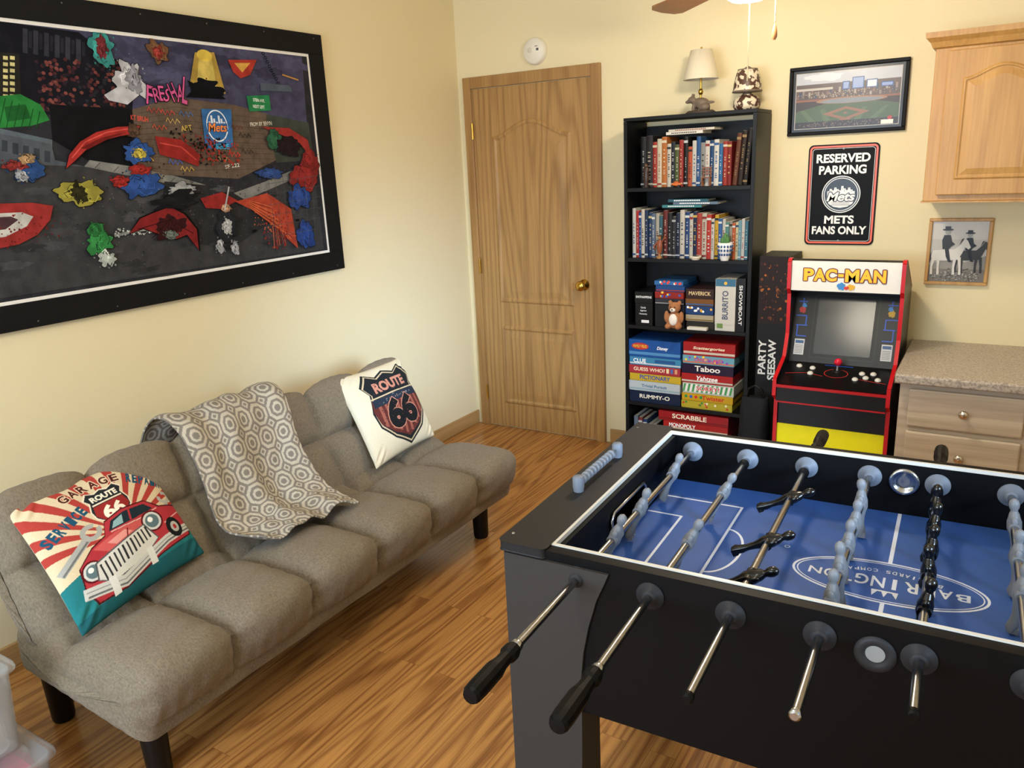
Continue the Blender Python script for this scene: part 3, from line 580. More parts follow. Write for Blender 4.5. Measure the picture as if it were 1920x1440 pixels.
def gbox(name,x0,x1,z0,z1,c_,txt,tc,yf=BYF+.008,depth=.20,label='boxed board game with printed lid',tw=.6,th=.5,vert=False,band=None,group='boxed games on shelf',cx=.5,lid=True,extra=None,sh=0.,out=None):
    w=x1-x0;h=z1-z0-.0012; c_=shade(c_,.85); b=MB().box(0,w,.0015 if lid else 0,depth,0,h*.98,c_)
    if lid: b.box(-.0008,w+.0008,0,depth+.001,h*.12,h,c_)
    A=Art()
    if band: A.rect(w*.0,h*.13,w,h*.3,shade(band,.88))
    if extra: extra(A,w,h)
    if txt:
        if vert: A.text(txt,w*cx,h*.5,h*tw,w*th,tc,bold=.02,rot=-math.pi/2 if vert>0 else math.pi/2)
        else: A.text(txt,w*cx,h*.55,w*tw,h*th,tc,bold=.025,shear=sh,out=out,outw=.04)
    b.art(A,lambda a,q,l:(a,-l,q)); o=b.build(name,VG,bevel=0); o.location=(x0,yf,z0+.0004); tag(o,label,'board game',group); return o
def stack(x0,x1,L,z,jit=.004,**k):
    for i,(h,c_,t,tc,lab,kw) in enumerate(L):
        j=random.uniform(-jit,jit); gbox('game_box',x0+j+kw.pop('dx0',0),x1+j+kw.pop('dx1',0),z,z+h,c_,t,tc,label=lab,**kw,**k); z+=h
def dots(cols,n,y0=.3,y1=.9):
    def f(A,w,h):
        r=random.Random(n)
        for i in range(n): A.ell(r.uniform(.04,.96)*w,r.uniform(y0,y1)*h,.006,.006,r.choice(cols),10)
    return f
def stripes(c1,c2):
    def f(A,w,h):
        k=0;x=0
        while x<w-.018: A.poly([(x,h*.15),(x+.008,h*.15),(x+.016,h*.9),(x+.008,h*.9)],(c1,c2)[k%2]); x+=.012;k+=1
    return f
def ex_guess(A,w,h):
    for i in range(3): A.rect(w*(.74+.08*i),h*.3,w*(.79+.08*i),h*.85,('#e8d8b0','#4f6fb0','#d8a078')[i])
def ex_disney(A,w,h): A.ell(w*.22,h*.62,w*.17,h*.2,'#c03a34'); A.text('FAMILY FEUD',w*.22,h*.62,w*.27,h*.17,'#f6d24a')
def ex_clue(A,w,h): A.rect(w*.5,h*.4,w*.9,h*.8,'#2c5a90')
def ex_twist(A,w,h):
    for i in range(4): A.ell(w*(.08+.1*i),h*.55,.008,.008,('#2b8a4a','#2b5fc0','#d03028')[i%3],12)
def ex_cards(A,w,h):
    for i,t in enumerate(('Cards','Against','Humanity')): A.text(t,w*.46,h*(.82-.15*i),w*(.30+.08*i),h*.09,'#f2f2f2')
    A.rect(w*.35,h*.12,w*.8,h*.25,'#e8e8e8')
def ex_burr(A,w,h): A.rect(0,h*.86,w,h,'#3a6c8c'); A.rect(w*.1,h*.05,w*.4,h*.14,'#6c8c4c'); A.ell(w*.5,h*.92,.008,.008,'#e8b84a')
LL=[(.062,'#1d2c4a','RUMMY-O','#f0ead8','dark navy tile game box at bottom of stack',dict(tw=.6,th=.36)),
(.055,'#d9e4e8','Trivial Pursuit','#3f6f96','pale blue trivia game box',dict(tw=.5,th=.3,band='#a8c4cf')),
(.040,'#e9c63a','PICTIONARY','#2a4fa0','yellow drawing game box',dict(tw=.6,th=.6)),
(.045,'#c8414a','GUESS WHO?','#f4e6c8','pink-red guessing game box',dict(tw=.62,th=.45,cx=.4,extra=ex_guess)),
(.045,'#4d9fd0','CLUE','#ffffff','light blue mystery game box',dict(tw=.25,th=.5,cx=.2,band='#e4eef4',extra=ex_clue)),
(.092,'#2761b4','Disney','#ffffff','large blue family quiz game box',dict(tw=.22,th=.24,cx=.66,band='#5fa2dc',sh=.3,extra=ex_disney))]
stack(SX(1177),SX(1286),LL,SH[1])
LR=[(.040,'#d3c23a','','#000000','yellow-green game box with round spots',dict(extra=dots(['#3a8a3a','#c8402c','#f0eccc'],12))),
(.040,'#e8b928','Twister','#c8302a','yellow party game box',dict(tw=.45,th=.6,cx=.62,extra=ex_twist)),
(.055,'#e4e8dc','SORRY!','#c8302a','green striped pursuit game box',dict(tw=.45,th=.42,extra=stripes('#2f9a4c','#f2f2ec'),out='#ffffff')),
(.050,'#c62c2c','Yahtzee','#ffffff','stacked red dice game box',dict(tw=.42,th=.5,sh=.2,band='#e8e2d4')),
(.050,'#2a1c3c','Taboo','#f4f0e8','dark purple word game box',dict(tw=.5,th=.6)),
(.045,'#7fc0d8','CANDY LAND','#d8447c','pale blue sweets game box',dict(tw=.55,th=.42,band='#e88a6a',extra=dots(['#e85a8a','#f4e04a','#8a4ac0'],14))),
(.068,'#bd2426','Scattergories','#f4e8c8','red word game box on top of stack',dict(tw=.62,th=.28,sh=.2,band='#eee0d0'))]
stack(SX(1290),SX(1392),LR,SH[1])
z=SH[2]
gbox('game_box',SX(1190),SX(1226),z,z+.115,'#141416','',"#ffffff",label='black party card game box standing upright',extra=ex_cards)
gbox('game_box',SX(1189),SX(1226),z+.115,z+.175,'#1a1a1c','SHITHAPPENS','#f2f2f2',label='small black card game box on another box',tw=.9,th=.2)
gbox('game_box',SX(1232),SX(1262),z,z+.115,'#1c1e24','','#ffffff',label='plain black game box standing upright')
gbox('game_box',SX(1263),SX(1292),z,z+.115,'#22242c','','#ffffff',label='plain black game box standing upright')
stack(SX(1232),SX(1290),[(.03,'#3a3a44','','#000000','dark grey card game box in mixed stack',dict(band='#a8a8a8')),(.035,'#a82c28','','#ffffff','red card game box in mixed stack',dict(extra=dots(['#f0c84a','#2b5fc0'],8))),(.032,'#24549a','','#000000','blue card game box in mixed stack',dict(band='#b03a34')),(.022,'#3a7cc4','','#000000','thin blue card box on top of stack',dict(extra=dots(['#e84a3a','#f4f0e0'],9)))],z+.1155)
stack(SX(1296),SX(1350),[(.04,'#2c2826','','#000000','dark brown game box under other boxes',dict()),(.032,'#c4b89a','','#000000','tan game box in mixed stack',dict(band='#8a6a2c')),(.045,'#244a84','','#000000','blue game box with coloured dots',dict(extra=dots(['#e0a83a','#ffffff'],10))),(.035,'#8a5a28','','#000000','brown game box with blue band',dict(band='#3a6cb0')),(.05,'#3c221e','MAVERICK','#d8c090','dark red game box on top of stack',dict(tw=.8,th=.4))],z)
gbox('game_box',SX(1353),SX(1391),z,z+.255,'#f0ede4','BURRITO','#3a4a6a',label='tall white card game box standing upright',vert=-1,tw=.55,th=.3,extra=ex_burr)
gbox('game_box',SX(1393),SX(1409),z,z+.26,'#121214','SHOWBOAT','#e8e8e8',label='tall narrow black game box',vert=1,tw=.75,th=.4)
stack(SX(1256),SX(1384),[(.048,'#3a3c44','','#f0e8d8','dark grey game box at bottom of stack',dict()),(.048,'#1c1c1e','1000','#f0e8d8','black jigsaw puzzle box',dict(tw=.2,th=.6,cx=.75)),(.048,'#24345c','','#f0e8d8','navy game box with figures on side',dict(extra=dots(['#4a78c0','#e0d8c8','#c84a3a'],16),dx0=.01)),(.048,'#c22a26','','#f0e8d8','red game box with white band',dict(band='#e9dfc8')),(.045,'#c22a26','MONOPOLY','#ffffff','red property game box',dict(tw=.42,th=.5,cx=.3,band='#e9dfc8',dx0=-.012)),(.052,'#b3242a','SCRABBLE','#f4ead0','red word tile game box',dict(tw=.5,th=.5,cx=.45,band='#8c1c20',dx0=-.04))],SH[0])
for i,(c_,c2) in enumerate((('#7a8a9c','#ffffff'),('#8c3a34','#eeeeee'),('#2c4c7c','#eeeeee'),('#c8c0b0','#444444'),('#44444a','#eeeeee'))): book(SX(1181+i*10),SX(1190+i*10),SH[0],.235-.006*i,c_,c2,'books on the bottom shelf',label='small upright book on lowest shelf')
# small ornaments on shelves
def orn(name,label,cat,loc): return thing(name,label,cat,loc)
ch=orn('toy_chair','small carved wooden rocking chair ornament before books','ornament',(SX(1330),BYF+.0235,SH[4]))
M_ORN=plain('walnut','#7a4a2c',.45)
q=MB(); 
for x in (-.018,.018): q.cyl((x,-.0,.001),(x,.0,.09),.003).cyl((x,-.019,.001),(x,-.019,.04),.003)
q.build('frame_post',M_ORN,ch,label='turned posts of chair'); MB().box(-.02,.02,-.022,.001,.038,.043).build('seat',M_ORN,ch); q=MB()
for z_ in (.055,.068,.081): q.box(-.018,.018,-.002,.001,z_,z_+.006)
q.build('backrest',M_ORN,ch)
q=MB(); q.ell((0,0,.012),.028,.01,.008,'#c86a34').ell((.0,0,.02),.014,.008,.008,'#b05a2a').cyl((-.015,-.008,.006),(-.015,.008,.006),.006,'#222222').cyl((.015,-.008,.006),(.015,.008,.006),.006,'#222222')
o=q.build('toy_car',VG); o.location=(SX(1272),BYF+.014,SH[4]); tag(o,'small orange toy car on bookshelf edge','toy')
q=MB(); q.lathe([(.014,0),(.014,.008),(.006,.012),(.004,.03)],'#9a6a3a').lathe([(.01,.025),(.014,.05),(.016,.07),(.009,.088),(.006,.092)],'#8a4a30',sy=.6).ell((0,0,.104),.009,.009,.011,'#b08050').ell((0,0,.112),.016,.014,.003,'#5a3a22').tube([(-.012,0,.08),(-.028,-.004,.06),(-.02,-.01,.045)],.004,'#8a4a30').tube([(.012,0,.08),(.026,-.004,.1),(.03,-.004,.115)],.004,'#8a4a30').box(-.024,.024,-.01,.01,0,.004,'#4a3424')
o=q.build('figurine',VG); o.location=(SX(1240),BYF+.0115,SH[3]+.0005); tag(o,'bronze-coloured cowboy figurine standing before books','figurine')
q=MB(); q.lathe([(.01,0),(.012,.03),(.016,.05),(.012,.075),(.016,.09),(.006,.1)],'#3a2a26',sy=.7).box(-.014,.014,-.009,.009,0,.004,'#2a2020').ell((0,0,.105),.008,.008,.01,'#5a4034')
o=q.build('figurine',VG); o.location=(SX(1212),BYF+.0125,SH[4]+.0005); tag(o,'dark carved figurine standing before books','figurine')
cp=orn('potted_cactus','small cactus in white pot with blue pattern','potted plant',(SX(1371),BYF+.0,SH[3]+.0005))
MB().lathe([(.018,0),(.022,.010),(.031,.05),(.034,.085),(.028,.085),(.026,.07)],'#eceeee',o=(0,-.010,0)).build('pot',VG,cp)
q=MB()
for k in range(14):
    t=2*math.pi*k/14
    for z_,r_ in ((.03,.0270),(.05,.0315),(.068,.033)): q.ell((r_*math.cos(t),-.010+r_*math.sin(t),z_),.005,.005,.006,'#2c4f86',8)
q.build('pot_pattern',VG,cp,label='blue painted spots')
q=MB()
for (x,h) in ((0,.06),(-.012,.04),(.011,.045)): q.lathe([(.008,0),(.011,h*.5),(.009,h*.85),(.002,h)],'#4c7a44',o=(x,-.010,.07),seg=9)
q.build('cactus_stem',V,cp)
ml=MB().lathe([(.018,0),(.026,.012),(.028,.018),(.024,.018)],'#e4dccb').lathe([(.0,.012),(.024,.017),(.018,.018)],'#b04a3a'); o=ml.build('trinket_dish',VG); o.location=(SX(1315),BYF-.006,SH[3]+.0005); tag(o,'small white trinket dish on shelf edge','dish')
def remesh(o,vx=.0035):
    r=o.modifiers.new('r','REMESH'); r.mode='VOXEL'; r.voxel_size=vx; s=o.modifiers.new('s','SMOOTH'); s.iterations=3; return o
pl=orn('plush_bear','tan plush bear with white bib sitting on shelf','stuffed toy',(SX(1277),BYF-.022,SH[2]+.001))
M_PL=plain('tan_plush','#a87048',1.,var=.25,scale=200,bmp=.8); M_PW=plain('white_plush','#eee6dc',1.,var=.1,scale=200,bmp=.8)
q=MB(); q.ell((0,0,.045),.036,.028,.044).ell((0,-.004,.108),.031,.028,.028).ell((-.024,0,.132),.011,.007,.012).ell((.024,0,.132),.011,.007,.012).ell((-.038,-.012,.062),.013,.013,.03).ell((.038,-.012,.062),.013,.013,.03).ell((-.026,-.018,.016),.016,.03,.015).ell((.026,-.018,.016),.016,.03,.015)
remesh(q.build('plush_body',M_PL,pl)); 
MB().ell((0,-.024,.05),.022,.012,.03).build('bib',M_PW,pl,label='white plush chest'); MB().ell((0,-.03,.1),.014,.010,.010).build('muzzle',M_PW,pl)
for x,z_ in ((-.011,.114),(.011,.114)): MB().ell((x,-.031,z_),.003,.002,.003).build('eye',M_SATIN,pl)
MB().ell((0,-.04,.103),.004,.003,.003).build('nose',M_SATIN,pl)
q=MB().box(0,.10,0,.03,0,.014,'#d8d4c8'); o=q.build('card_deck',V,bevel=.002); o.location=(SX(1302),BYF-.024,SH[2]+.0005);tag(o,'small white card deck lying on shelf edge','card deck')
# lamps on top of the bookcase
lp=thing('table_lamp','small lamp with animal sculpture base and cream shade','lamp',(SX(1303)-.005,-.14,TOPZ))
M_SH=plain('lamp_shade_cloth','#d9cfb8',.9,var=.05,bmp=.1,scale=120); M_SC=plain('grey_brown_resin','#6e5f50',.6,var=.5,scale=60,bmp=.3)
q=MB(); q.lathe([(.07,0),(.072,.008),(.06,.016)],sy=.7); q.build('base',plain('dark_resin','#3c3228',.6,var=.3),lp)
q=MB(); q.ell((0,0,.05),.042,.024,.024).ell((-.042,-.004,.066),.02,.016,.016).ell((-.06,-.006,.058),.014,.009,.008).ell((-.036,.008,.084),.006,.004,.012).ell((-.036,-.012,.084),.006,.004,.012)
for x,y in ((-.03,-.014),(-.024,.014),(.028,-.014),(.034,.012)): q.ell((x,y,.028),.009,.009,.02)
q.ell((.05,0,.05),.02,.007,.007); q.ell((.02,-.01,.03),.03,.02,.018); remesh(q.build('animal_sculpture',M_SC,lp),.003)
MB().cyl((.0,0,.07),(.0,0,.165),.005).ell((0,0,.1),.012,.012,.016).build('stem',M_BRASS,lp)
q=MB(); R_=[]
for r_,h in ((.082,.155),(.050,.285),(.048,.285),(.080,.155)): R_.append([(r_*math.cos(2*math.pi*j/36),r_*math.sin(2*math.pi*j/36),h) for j in range(36)])
q.rings(R_,cap=False); q.build('lamp_shade',M_SH,lp); MB().cyl((0,0,.165),(0,0,.29),.0025).box(-.049,.049,-.001,.001,.279,.281).ell((0,0,.293),.005,.005,.006).build('finial',M_BRASS,lp)
l2=thing('jar_lamp','small brown and white cowhide-pattern ceramic lamp with shade','lamp',(SX(1387),-.14,TOPZ))
mm,n_,l_,b_=newmat('cowhide_glaze',.4); tc=n_.new('ShaderNodeTexCoord'); no=n_.new('ShaderNodeTexNoise'); no.inputs['Scale'].default_value=42; no.inputs['Detail'].default_value=2; l_.new(tc.outputs['Object'],no.inputs[0]); cr=n_.new('ShaderNodeValToRGB'); cr.color_ramp.elements[0].position=.5; cr.color_ramp.elements[0].color=lin('#4c3226'); cr.color_ramp.elements[1].position=.53; cr.color_ramp.elements[1].color=lin('#d8ccb4'); l_.new(no.outputs[0],cr.inputs[0]); l_.new(cr.outputs[0],b_.inputs['Base Color'])
MB().lathe([(.040,0),(.052,.004),(.062,.02),(.060,.045),(.046,.060),(.030,.066),(.030,.070)]).build('jar_base',mm,l2)
q=MB(); R_=[]
for r_,h in ((.064,.084),(.060,.12),(.050,.165),(.042,.178),(.040,.178),(.060,.09)): R_.append([(r_*math.cos(2*math.pi*j/36),r_*math.sin(2*math.pi*j/36),h) for j in range(36)])
q.rings(R_,cap=False).build('lamp_shade',mm,l2)
MB().lathe([(.020,.066),(.020,.080),(.066,.080),(.068,.084),(.064,.088),(.02,.088)]).build('rim_band',M_SC,l2)
MB().lathe([(.043,.176),(.045,.180),(.02,.183),(.008,.19),(.0,.194)]).build('finial_cap',M_SC,l2)

# ---------------------------------------------------------------- tall game carton + bag
tb=thing('tall_carton','tall black party game carton standing beside bookcase','box',(1.832,-.02,0))
MB().box(0,.145,-.22,0,0,1.14,'#121214').build('carton_body',V,tb,bevel=.002)
A=Art(); r=random.Random(2); A.rect(.004,.82,.141,1.135,'#1e100c')
for i in range(80): A.ell(.01+r.random()*.125,.84+r.random()*.28,.005*r.random()+.002,.008*r.random()+.002,r.choice(['#5a2c18','#a05c24','#3a1c12','#2b1a16','#6a3a1c']),9)
A.text('PARTY',.030,.655,.17,.036,'#e4e4e0',bold=.03,rot=math.pi/2); A.text('SEESAW',.076,.645,.20,.036,'#e4e4e0',bold=.03,rot=math.pi/2)
MB().art(A,lambda u,v,l:(u,-.2202-l,v)).build('printed_front',V,tb)
q=MB(); R_=[]
for z_,a,b in ((0,.06,.07),(.02,.074,.085),(.2,.072,.085),(.38,.068,.07),(.46,.066,.05),(.5,.06,.022)):
    R_.append([(a*(1+.05*math.sin(3*t+z_*20))*math.copysign(abs(math.cos(t))**.7,math.cos(t)),b*(1+.05*math.cos(4*t+z_*9))*math.copysign(abs(math.sin(t))**.7,math.sin(t)),z_) for t in [2*math.pi*j/32 for j in range(32)]])
bg=thing('fabric_bag','slumped black fabric bag on floor beside bookcase','bag',(1.88,-.40,0))
q.rings(R_); q.build('bag_body',plain('black_nylon','#15171c',.7,var=.3,scale=18,bmp=.4,spec=.2),bg,sub=1); MB().tube([(-.04,0,.49),(-.03,-.01,.54),(.0,-.012,.56),(.03,-.01,.54),(.04,0,.49)],.006).build('carry_handle',M_BLACK,bg)

# ---------------------------------------------------------------- arcade cabinet
ac=thing('arcade_cabinet','waist-high home arcade cabinet with white marquee and red edging','arcade machine',(2.226,-.02,0)); W2=.239
yy=lambda y:y+.02
prof=[(-.03,0),(-.03,.99),(-.31,1.142),(-.335,1.142),(-.345,1.13),(-.345,1.01),(-.325,.985),(-.325,.80),(-.37,.70),(-.53,.635),(-.535,.56),(-.49,.53),(-.49,0)]
for s in (-1,1):
    x0,x1=(s*W2,s*(W2-.014)) ; q=MB().prism(prof,lambda a,b,l:(l,yy(a),b),min(x0,x1),max(x0,x1),'#111114'); q.build('side_panel',VG,ac)
    e=MB(); P=[Vector((yy(a),b)) for a,b in prof[1:]]
    for p0,p1 in zip(P[:-1],P[1:]):
        dd=(p1-p0); nrm=Vector((dd.y,-dd.x)).normalized()*.003
        xa,xb=min(x0,x1)-.001,max(x0,x1)+.001
        e.add([(xa,*p0),(xb,*p0),(xb,*p1),(xa,*p1),(xa,*(p0+nrm)),(xb,*(p0+nrm)),(xb,*(p1+nrm)),(xa,*(p1+nrm))],[(4,5,6,7),(0,4,7,3),(1,2,6,5),(0,1,5,4),(3,7,6,2)],'#c8161e')
    e.build('edge_moulding',VG,ac,label='bright red plastic edge moulding')
iw=W2-.0145
MB().prism([(-.045,.985),(-.31,1.129),(-.325,1.135),(-.31,1.141),(-.035,.992)],lambda a,b,l:(l,yy(a),b),-iw,iw,'#111114').build('top_panel',VG,ac)
MB().box(-iw,iw,yy(-.31),yy(-.19),.994,1.0,'#111114').build('speaker_panel',VG,ac)
MB().box(-iw,iw,yy(-.045),yy(-.035),0,.98,'#111114').build('back_panel',VG,ac)
MB().box(-iw,iw,yy(-.335),yy(-.312),1.002,1.134,'#efece4').build('marquee',VG,ac,label='white marquee panel')
A=Art(); 
for k,(ch_,dx,ww) in enumerate((('P',-.150,.043),('A',-.104,.050),('C',-.056,.046),('-',-.016,.022),('M',.030,.056),('A',.087,.050),('N',.140,.048))):
    hh=.012 if ch_=='-' else .054
    A.otext(ch_,dx,1.074,ww,hh,'#1a1a1a','#1a1a1a',.0045,bold=.04); A.otext(ch_,dx,1.074,ww,hh,'#f0c81a','#d8481e',.0018,bold=.04)
A.blob(-.012,1.027,.020,.018,'#3a8ad0',seed=3,j=.3); A.blob(.028,1.024,.018,.015,'#e6b01c',seed=5,j=.3); A.blob(.010,1.020,.012,.009,'#d8322c',seed=6,j=.3)
MB().art(A,lambda u,v,l:(u,yy(-.3352)-l,v),step=2e-5).build('marquee_lettering',VG,ac)
pa=Vector((yy(-.20),.995)); pb=Vector((yy(-.315),.665)); dv=(pa-pb); L=dv.length; dv.normalize(); nv=Vector((-dv.y,dv.x)); 
if nv.x>0: nv=-nv
def bz(u,v,l): p=pb+dv*v+nv*l; return (u,p.x,p.y)
q=MB(); q.prism([(-iw,0),(iw,0),(iw,L),(-iw,L)],bz,-.008,0,'#0a0a0d'); q.build('bezel',VG,ac)
A=Art(); A.poly(rrect(-.138,.138,.026,L-.032,.01),'#18241e'); A.poly(rrect(-.134,.134,.030,L-.036,.01),'#060707')
for sx in (-1,1):
    for (a,b,c_,d_) in ((.16,.21,.17,.175),(.20,.205,.12,.175),(.16,.205,.12,.125),(.165,.17,.17,.22),(.165,.215,.215,.22),(.17,.21,.28,.285),(.185,.19,.26,.30)): A.rect(min(sx*a,sx*b),c_,max(sx*a,sx*b),d_,'#1f4fb8')
    A.rect(sx*.185-.022,.035,sx*.185+.022,.108,'#c4c6c8'); A.rect(sx*.185-.018,.088,sx*.185+.018,.102,'#3a5a8a'); A.blob(sx*.188,.245,.018,.018,('#c83028','#d8a81c')[sx>0],seed=4); A.blob(sx*.182,.265,.012,.012,'#3a8ad0',seed=8)
    for k in range(6): A.rect(sx*.185-.018,.042+k*.007,sx*.185+.016,.0445+k*.007,'#777777')
MB().art(A,bz).build('bezel_print',VG,ac)
M_SCR=plain('dark_screen_glass','#34373a',.14,var=.02); MB().prism(rrect(-.120,.120,.044,L-.047,.006),bz,.0030,.0036).build('screen',M_SCR,ac)
ca_=Vector((yy(-.315),.668)); cb_=Vector((yy(-.528),.615)); cv_=(cb_-ca_); CL=cv_.length; cv_.normalize(); cn=Vector((-cv_.y,cv_.x)); 
if cn.y<0: cn=-cn
def ck(u,v,l): p=ca_+cv_*v+cn*l; return (u,p.x,p.y)
q=MB(); q.prism([(-iw,0),(iw,0),(iw,CL),(-iw,CL)],ck,-.02,0,'#0a0a0c'); q.build('control_panel',VG,ac)
MB().box(-iw,iw,yy(-.527),yy(-.515),.53,.60,'#0a0a0c').box(-iw,iw,yy(-.535),yy(-.528),.598,.610,'#b81a20').box(-iw,iw,yy(-.531),yy(-.523),.528,.534,'#b81a20').build('control_lip',VG,ac,label='black control deck front with red edging')
A=Art(); 
A.ring(0,.085,.05,.04,.003,'#c8302c'); A.line([(-.21,.12),(-.12,.10),(-.05,.12)],.003,'#c8302c'); A.line([(.21,.14),(.1,.12)],.003,'#c8302c'); A.rect(-.06,.012,.06,.018,'#1f4fb8')
MB().art(A,ck).build('control_print',VG,ac)
for u,v in ((-.165,.045),(-.105,.055),(-.105,.105),(.085,.125),(.125,.105),(.175,.115),(.105,.070),(.150,.065)):
    o=ck(u,v,.0); MB().lathe([(.0125,0),(.0125,.005),(.009,.0055),(.009,.009),(0,.0095)],'#e4e2dc',o=o,ax=(0,cn.x,cn.y),seg=20).build('button',VG,ac,label='white push button')
o=Vector(ck(0.0,.06,0)); tp=Vector(ck(.004,.06,.045)); j=MB().cyl(o,tp,.004,'#b0b0b4').lathe([(.018,0),(.016,.003)],'#1a1a1a',o=o,ax=(0,cn.x,cn.y)).ell(tp,.017,.017,.017,'#d81e3c'); j.build('joystick',VG,ac,label='red ball-top joystick')
MB().box(-iw,iw,yy(-.478),yy(-.465),.415,.528,'#0c0c0e').build('front_panel',VG,ac)
MB().box(-iw,iw,yy(-.481),yy(-.465),.0,.4145,'#fbf522').build('kick_plate',VG,ac,label='bright yellow lower front panel')

# ---------------------------------------------------------------- futon
fu=thing('futon_sofa','grey-brown tufted fabric futon sofa with black legs','sofa',(.75,-2.18,0)); FO=np.array([.75,-2.18,0])
FY0,FY1=-3.10,-1.262; NC=6
mm,n_,l_,b_=newmat('grey_brown_corduroy',.95,spec=.1); tc=n_.new('ShaderNodeTexCoord'); no=n_.new('ShaderNodeTexNoise'); no.inputs['Scale'].default_value=160; no.inputs['Detail'].default_value=3
l_.new(tc.outputs['Object'],no.inputs[0]); mpn=n_.new('ShaderNodeMapping'); mpn.inputs['Scale'].default_value=(1,6,1); l_.new(tc.outputs['Object'],mpn.inputs[0]); n2=n_.new('ShaderNodeTexNoise'); n2.inputs['Scale'].default_value=90; n2.inputs['Detail'].default_value=3; l_.new(mpn.outputs[0],n2.inputs[0])
ad=n_.new('ShaderNodeMath'); ad.operation='ADD'; l_.new(no.outputs[0],ad.inputs[0]); l_.new(n2.outputs[0],ad.inputs[1]); cr=n_.new('ShaderNodeValToRGB'); cr.color_ramp.elements[0].color=lin('#6c6254'); cr.color_ramp.elements[1].color=lin('#897d6b')
cr.color_ramp.elements[0].position=.35; cr.color_ramp.elements[1].position=.65; ml_=n_.new('ShaderNodeMath'); ml_.operation='MULTIPLY'; ml_.inputs[1].default_value=.5; l_.new(ad.outputs[0],ml_.inputs[0]); l_.new(ml_.outputs[0],cr.inputs[0]); l_.new(cr.outputs[0],b_.inputs['Base Color']); bump(n_,l_,b_,n2.outputs[0],.45,.002)
b_.inputs['Sheen Weight'].default_value=.1
M_FUT=mm
def soft(name,C,seams,y0,y1,amp,rnd,smooth,seed,nlen=420,nloop=240,parent=None):
    C=np.array(C,float); L=np.linalg.norm(np.roll(C,-1,0)-C,axis=1); tot=L.sum(); s=np.linspace(0,tot,nloop,endpoint=False); cs=np.concatenate([[0],np.cumsum(L)]); P=np.zeros((nloop,2))
    for i,t in enumerate(s):
        k=min(np.searchsorted(cs,t,side='right')-1,len(C)-1); f=(t-cs[k])/L[k]; P[i]=C[k]*(1-f)+C[(k+1)%len(C)]*f
    Q=P.copy()
    for _ in range(smooth): Q=(np.roll(Q,1,0)+2*Q+np.roll(Q,-1,0))/4
    tg=np.roll(Q,-1,0)-np.roll(Q,1,0); tg/=np.linalg.norm(tg,axis=1)[:,None]; N=np.stack([tg[:,1],-tg[:,0]],1)
    cen=Q.mean(0)
    if ((Q-cen)*N).sum()<0: N=-N
    e1=(C[1]-C[0])/L[0]; e2=np.array([-e1[1],e1[0]]); rel=Q-C.mean(0); p1=rel@e1; p2=rel@e2; p1/=abs(p1).max(); p2/=abs(p2).max()
    IN=p1[:,None]*e1+p2[:,None]*e2
    t=np.linspace(0,1,nlen); ys=y0+(y1-y0)*(.5-.5*np.cos(np.pi*t))*.5+(y1-y0)*t*.5
    G=np.zeros((nloop,nlen,3)); a=(ys-y0)/(y1-y0)*NC; af=a-np.floor(np.minimum(a,NC-1e-6)); ca=np.clip(1-np.abs(2*af-1)**2.8,0,1)**.6
    d=np.minimum(ys-y0,y1-ys); inset=np.where(d<rnd,rnd-np.sqrt(np.maximum(rnd**2-(rnd-d)**2,0)),0)
    r=np.random.RandomState(seed); ph=r.rand(6)*6; pk=np.abs(2*af-1)
    for i in range(nloop):
        w=0.;bb=0
        for s0,s1_ in zip(seams[:-1],seams[1:]):
            if s0<=s[i]<=s1_: b=(s[i]-s0)/(s1_-s0); bb=abs(2*b-1); w=max(0,1-bb**3.2)**.6; break
        wr=.0018*np.sin(a*9+ph[0]+s[i]*30)*np.sin(s[i]*40+ph[1]+a*3)+.0026*np.sin(s[i]*95+a*2+ph[2])*pk**3+.002*np.sin(a*40+ph[3])*bb**3
        disp=amp*(ca*w-.5)+wr if seams[0]<=s[i]<=seams[-1] else -amp*.45+wr*.5
        G[i,:,0]=Q[i,0]+N[i,0]*disp-IN[i,0]*inset; G[i,:,2]=Q[i,1]+N[i,1]*disp-IN[i,1]*inset; G[i,:,1]=ys
    caps=[]
    for e,sg_ in ((0,-1),(-1,1)):
        ring=G[:,e,:]; cc=ring.mean(0); g=np.stack([cc+(ring-cc)*k+np.array([0,sg_*.018*(1-k*k),0]) for k in (1,.85,.7,.5,.3,.02)],1); caps.append(g)
    return grid_obj(name,[G]+caps,[lin('#888888')]*3,M_FUT,parent,closed_u=True)
def shf(o): o.data.transform(Matrix.Translation((-FO[0],-FO[1],0))); return o
shf(soft('seat_cushion',[(.45,.405),(1.095,.405),(1.085,.17),(.45,.225)],[.0,.27,.80],FY0,FY1,.066,.055,48,1,parent=fu))
shf(soft('backrest_cushion',[(.685,.34),(.475,.780),(.350,.72),(.56,.29)],[.0,.275,.54],FY0+.005,FY1-.005,.056,.055,26,2,parent=fu))
for x,y in ((.93,-1.36),(.93,-2.99),(.44,-1.36),(.44,-2.99)): MB().lathe([(.030,0),(.033,.01),(.038,.195),(.038,.215)],o=(x-.75,y+2.18,.0)).build('leg',M_BLACK,fu,label='round black plastic leg')
for a in ((.50-.75,.54-.75,-.84,.84,.21,.23),(.93-.75,.97-.75,-.84,.84,.19,.21),(-.21,.18,-.03,.03,.20,.22)): MB().box(*a).build('frame_rail',M_BLACK,fu)
MB().cyl((.0,.15,0),(.0,.15,.215),.02).build('centre_leg',M_BLACK,fu)

